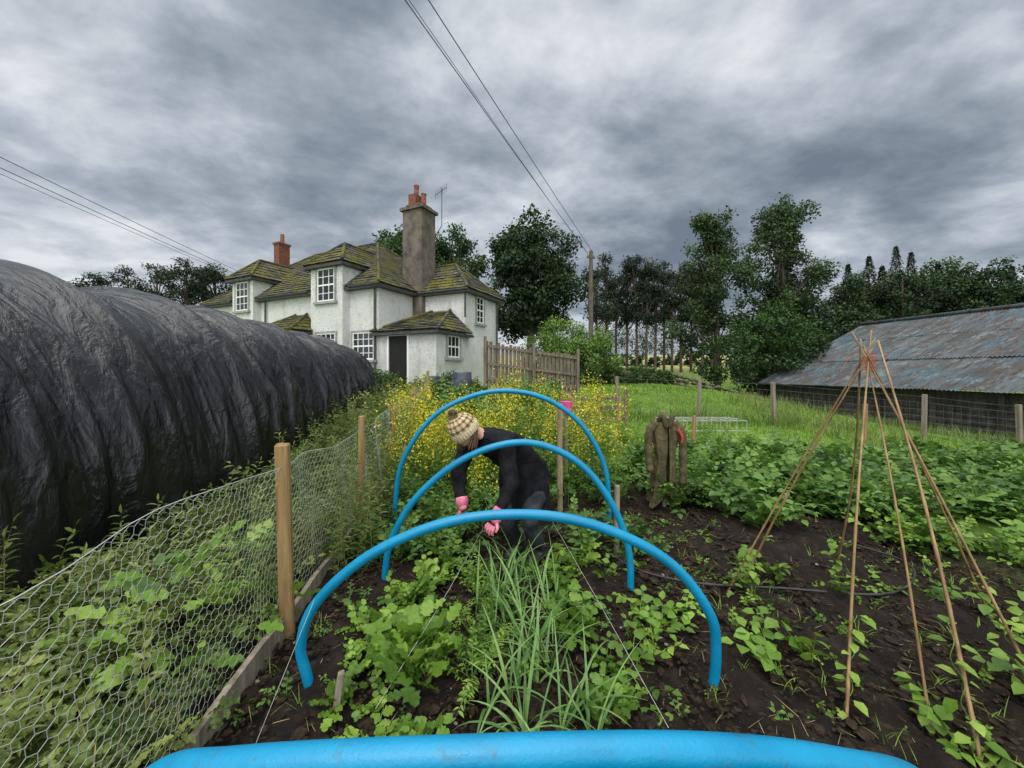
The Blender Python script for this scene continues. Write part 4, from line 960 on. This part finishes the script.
for j in range(nv_+1):
    ph_=math.pi*j/nv_
    for i in range(nu):
        a=2*math.pi*i/nu;x=math.sin(ph_)*math.cos(a);y=math.sin(ph_)*math.sin(a);z=math.cos(ph_)
        sx=.076*(1-.22*max(0,-z)**1.5);sy=.098*(1-.12*max(0,-z))
        X_=x*sx;Y_=y*sy;Z_=z*.118
        if y>0:
            Y_+=.022*math.exp(-((X_/.013)**2+((Z_+.012)/.022)**2))
            Y_-=.010*(math.exp(-(((X_-.03)/.014)**2+((Z_-.012)/.012)**2))+math.exp(-(((X_+.03)/.014)**2+((Z_-.012)/.012)**2)))
            Y_+=.006*math.exp(-((X_/.024)**2+((Z_+.052)/.008)**2));Y_+=.010*math.exp(-((X_/.02)**2+((Z_+.095)/.018)**2))
        V.append(hc+hr*X_+hf*Y_+hu*Z_)
i,j=np.meshgrid(np.arange(nu),np.arange(nv_));q0=(j*nu+i).ravel();q1=(j*nu+(i+1)%nu).ravel()
build('head',[(np.array(V),[np.stack([q0,q0+nu,q1+nu,q1],1)],0,.5)],[m_skin],person,True)
P=[]
m_eye=simple('eye',(.02,.015,.01),(.5,.5,.5),60,.2,.0);m_lip=simple('lips',(.42,.13,.11),(.5,.18,.15),20,.5,.001)
for sx in(-.03,.03):P.append(lumps(np.array([0.]),np.array([0.]),np.array([0.]),np.array([.010]),0,1));P[-1]=(P[-1][0]+hc+hr*sx+hf*.082+hu*.012,P[-1][1],0,.5)
P.append(tube(catmull([hc+hr*-.022+hf*.088-hu*.053,hc+hf*.097-hu*.051,hc+hr*.022+hf*.088-hu*.053],5),.004,6,1))
for sx in(-1,1):P.append(tube(catmull([hc+hr*sx*.072-hu*.03,hc+hr*sx*.084-hf*.01,hc+hr*sx*.082-hf*.012+hu*.025,hc+hr*sx*.072+hu*.03],4),.008,6,2))
build('face_features',P,[m_eye,m_lip,m_skin],person,True)
m_hair=simple('brown_hair',(.07,.035,.016),(.22,.13,.065),20,.6,.004,90,st=(1,1,.3))
P=[]
for k in range(110):
    a=R.uniform(math.pi*.98,math.pi*2.02);b=hc+hr*.080*math.cos(a)+hf*.100*math.sin(a)*(1 if math.sin(a)<0 else .2)+hu*.02
    e=b+np.array([R.normal(.0,.015),R.normal(0,.015),-.12-R.uniform(0,.07)])-hf*.01
    P.append(tube(catmull([b,(b+e)/2-hf*.012+hr*.008*math.cos(a),e],4),np.linspace(.008,.003,9),5))
build('hair',P,[m_hair],person,True)
# knitted bobble hat: turned-up ribbed cuff, banded crown with cable texture
m,nt,o=newmat('cream_knit');n1=noise(nt,60,3,.6);n2=noise(nt,90,3,.6)
kc=ramp(nt,attr(nt),[(.0,(.10,.065,.04)),(.35,(.30,.21,.12)),(.7,(.55,.45,.29)),(1.,(.66,.57,.40))])
kc=mixc(nt,.6,kc,ramp(nt,n1,[(.35,(.55,.5,.45)),(.6,(1.1,1.08,1.05))]),'MULTIPLY')
fin(nt,o,kc,.95,n2,.008,.9,spec=.1);m_knit=m
V=[];va=[];nu,nv_=120,56
for j in range(nv_+1):
    t=j/nv_
    for i in range(nu):
        a=2*math.pi*i/nu
        if t<.26:
            zz=-.005+t/.26*.060;r=1.15+.05*math.sin(math.pi*t/.26);rib=1+.022*math.sin(a*30);vv=.8+.2*math.sin(a*30)
        else:
            s_=(t-.26)/.74;ang=s_*math.pi/2;zz=.055+.108*math.sin(ang);r=1.13*math.cos(ang)**.8+.001
            kn=math.sin(a*14+(3.14 if int(s_*11)%2 else 0))*math.sin(s_*11*math.pi)
            rib=1+.030*kn;vv=.62+.38*kn-(.45 if int(s_*11)%3==1 else 0)
        V.append(hc+hr*.084*r*rib*math.cos(a)+hf*.106*r*rib*math.sin(a)+hu*(zz+.012*math.sin(a)));va.append(min(1,max(0,vv)))
i,j=np.meshgrid(np.arange(nu),np.arange(nv_));q0=(j*nu+i).ravel();q1=(j*nu+(i+1)%nu).ravel()
build('bobble_hat',[(np.array(V),[np.stack([q0,q1,q1+nu,q0+nu],1)],0,np.array(va))],[m_knit],person,True)
pc=hc+hu*.190;M=2200;dd=norm(R.normal(0,1,(M,3)))
m_pom=leafmat('pompom_wool',(.16,.11,.07),(.42,.33,.22),(.64,.55,.40),.95,.2,.1)
build('pompom',[blades(pc+dd*.010,np.arctan2(dd[:,1],dd[:,0]),.036*R.uniform(.8,1.15,M),np.arccos(dd[:,2]),R.normal(0,.2,M),.005,2,0,R.uniform(0,1,M)),lumps(np.array([pc[0]]),np.array([pc[1]]),np.array([pc[2]]),np.array([.028]),0,1.2)],[m_pom],person)
print('objects',len(bpy.data.objects))
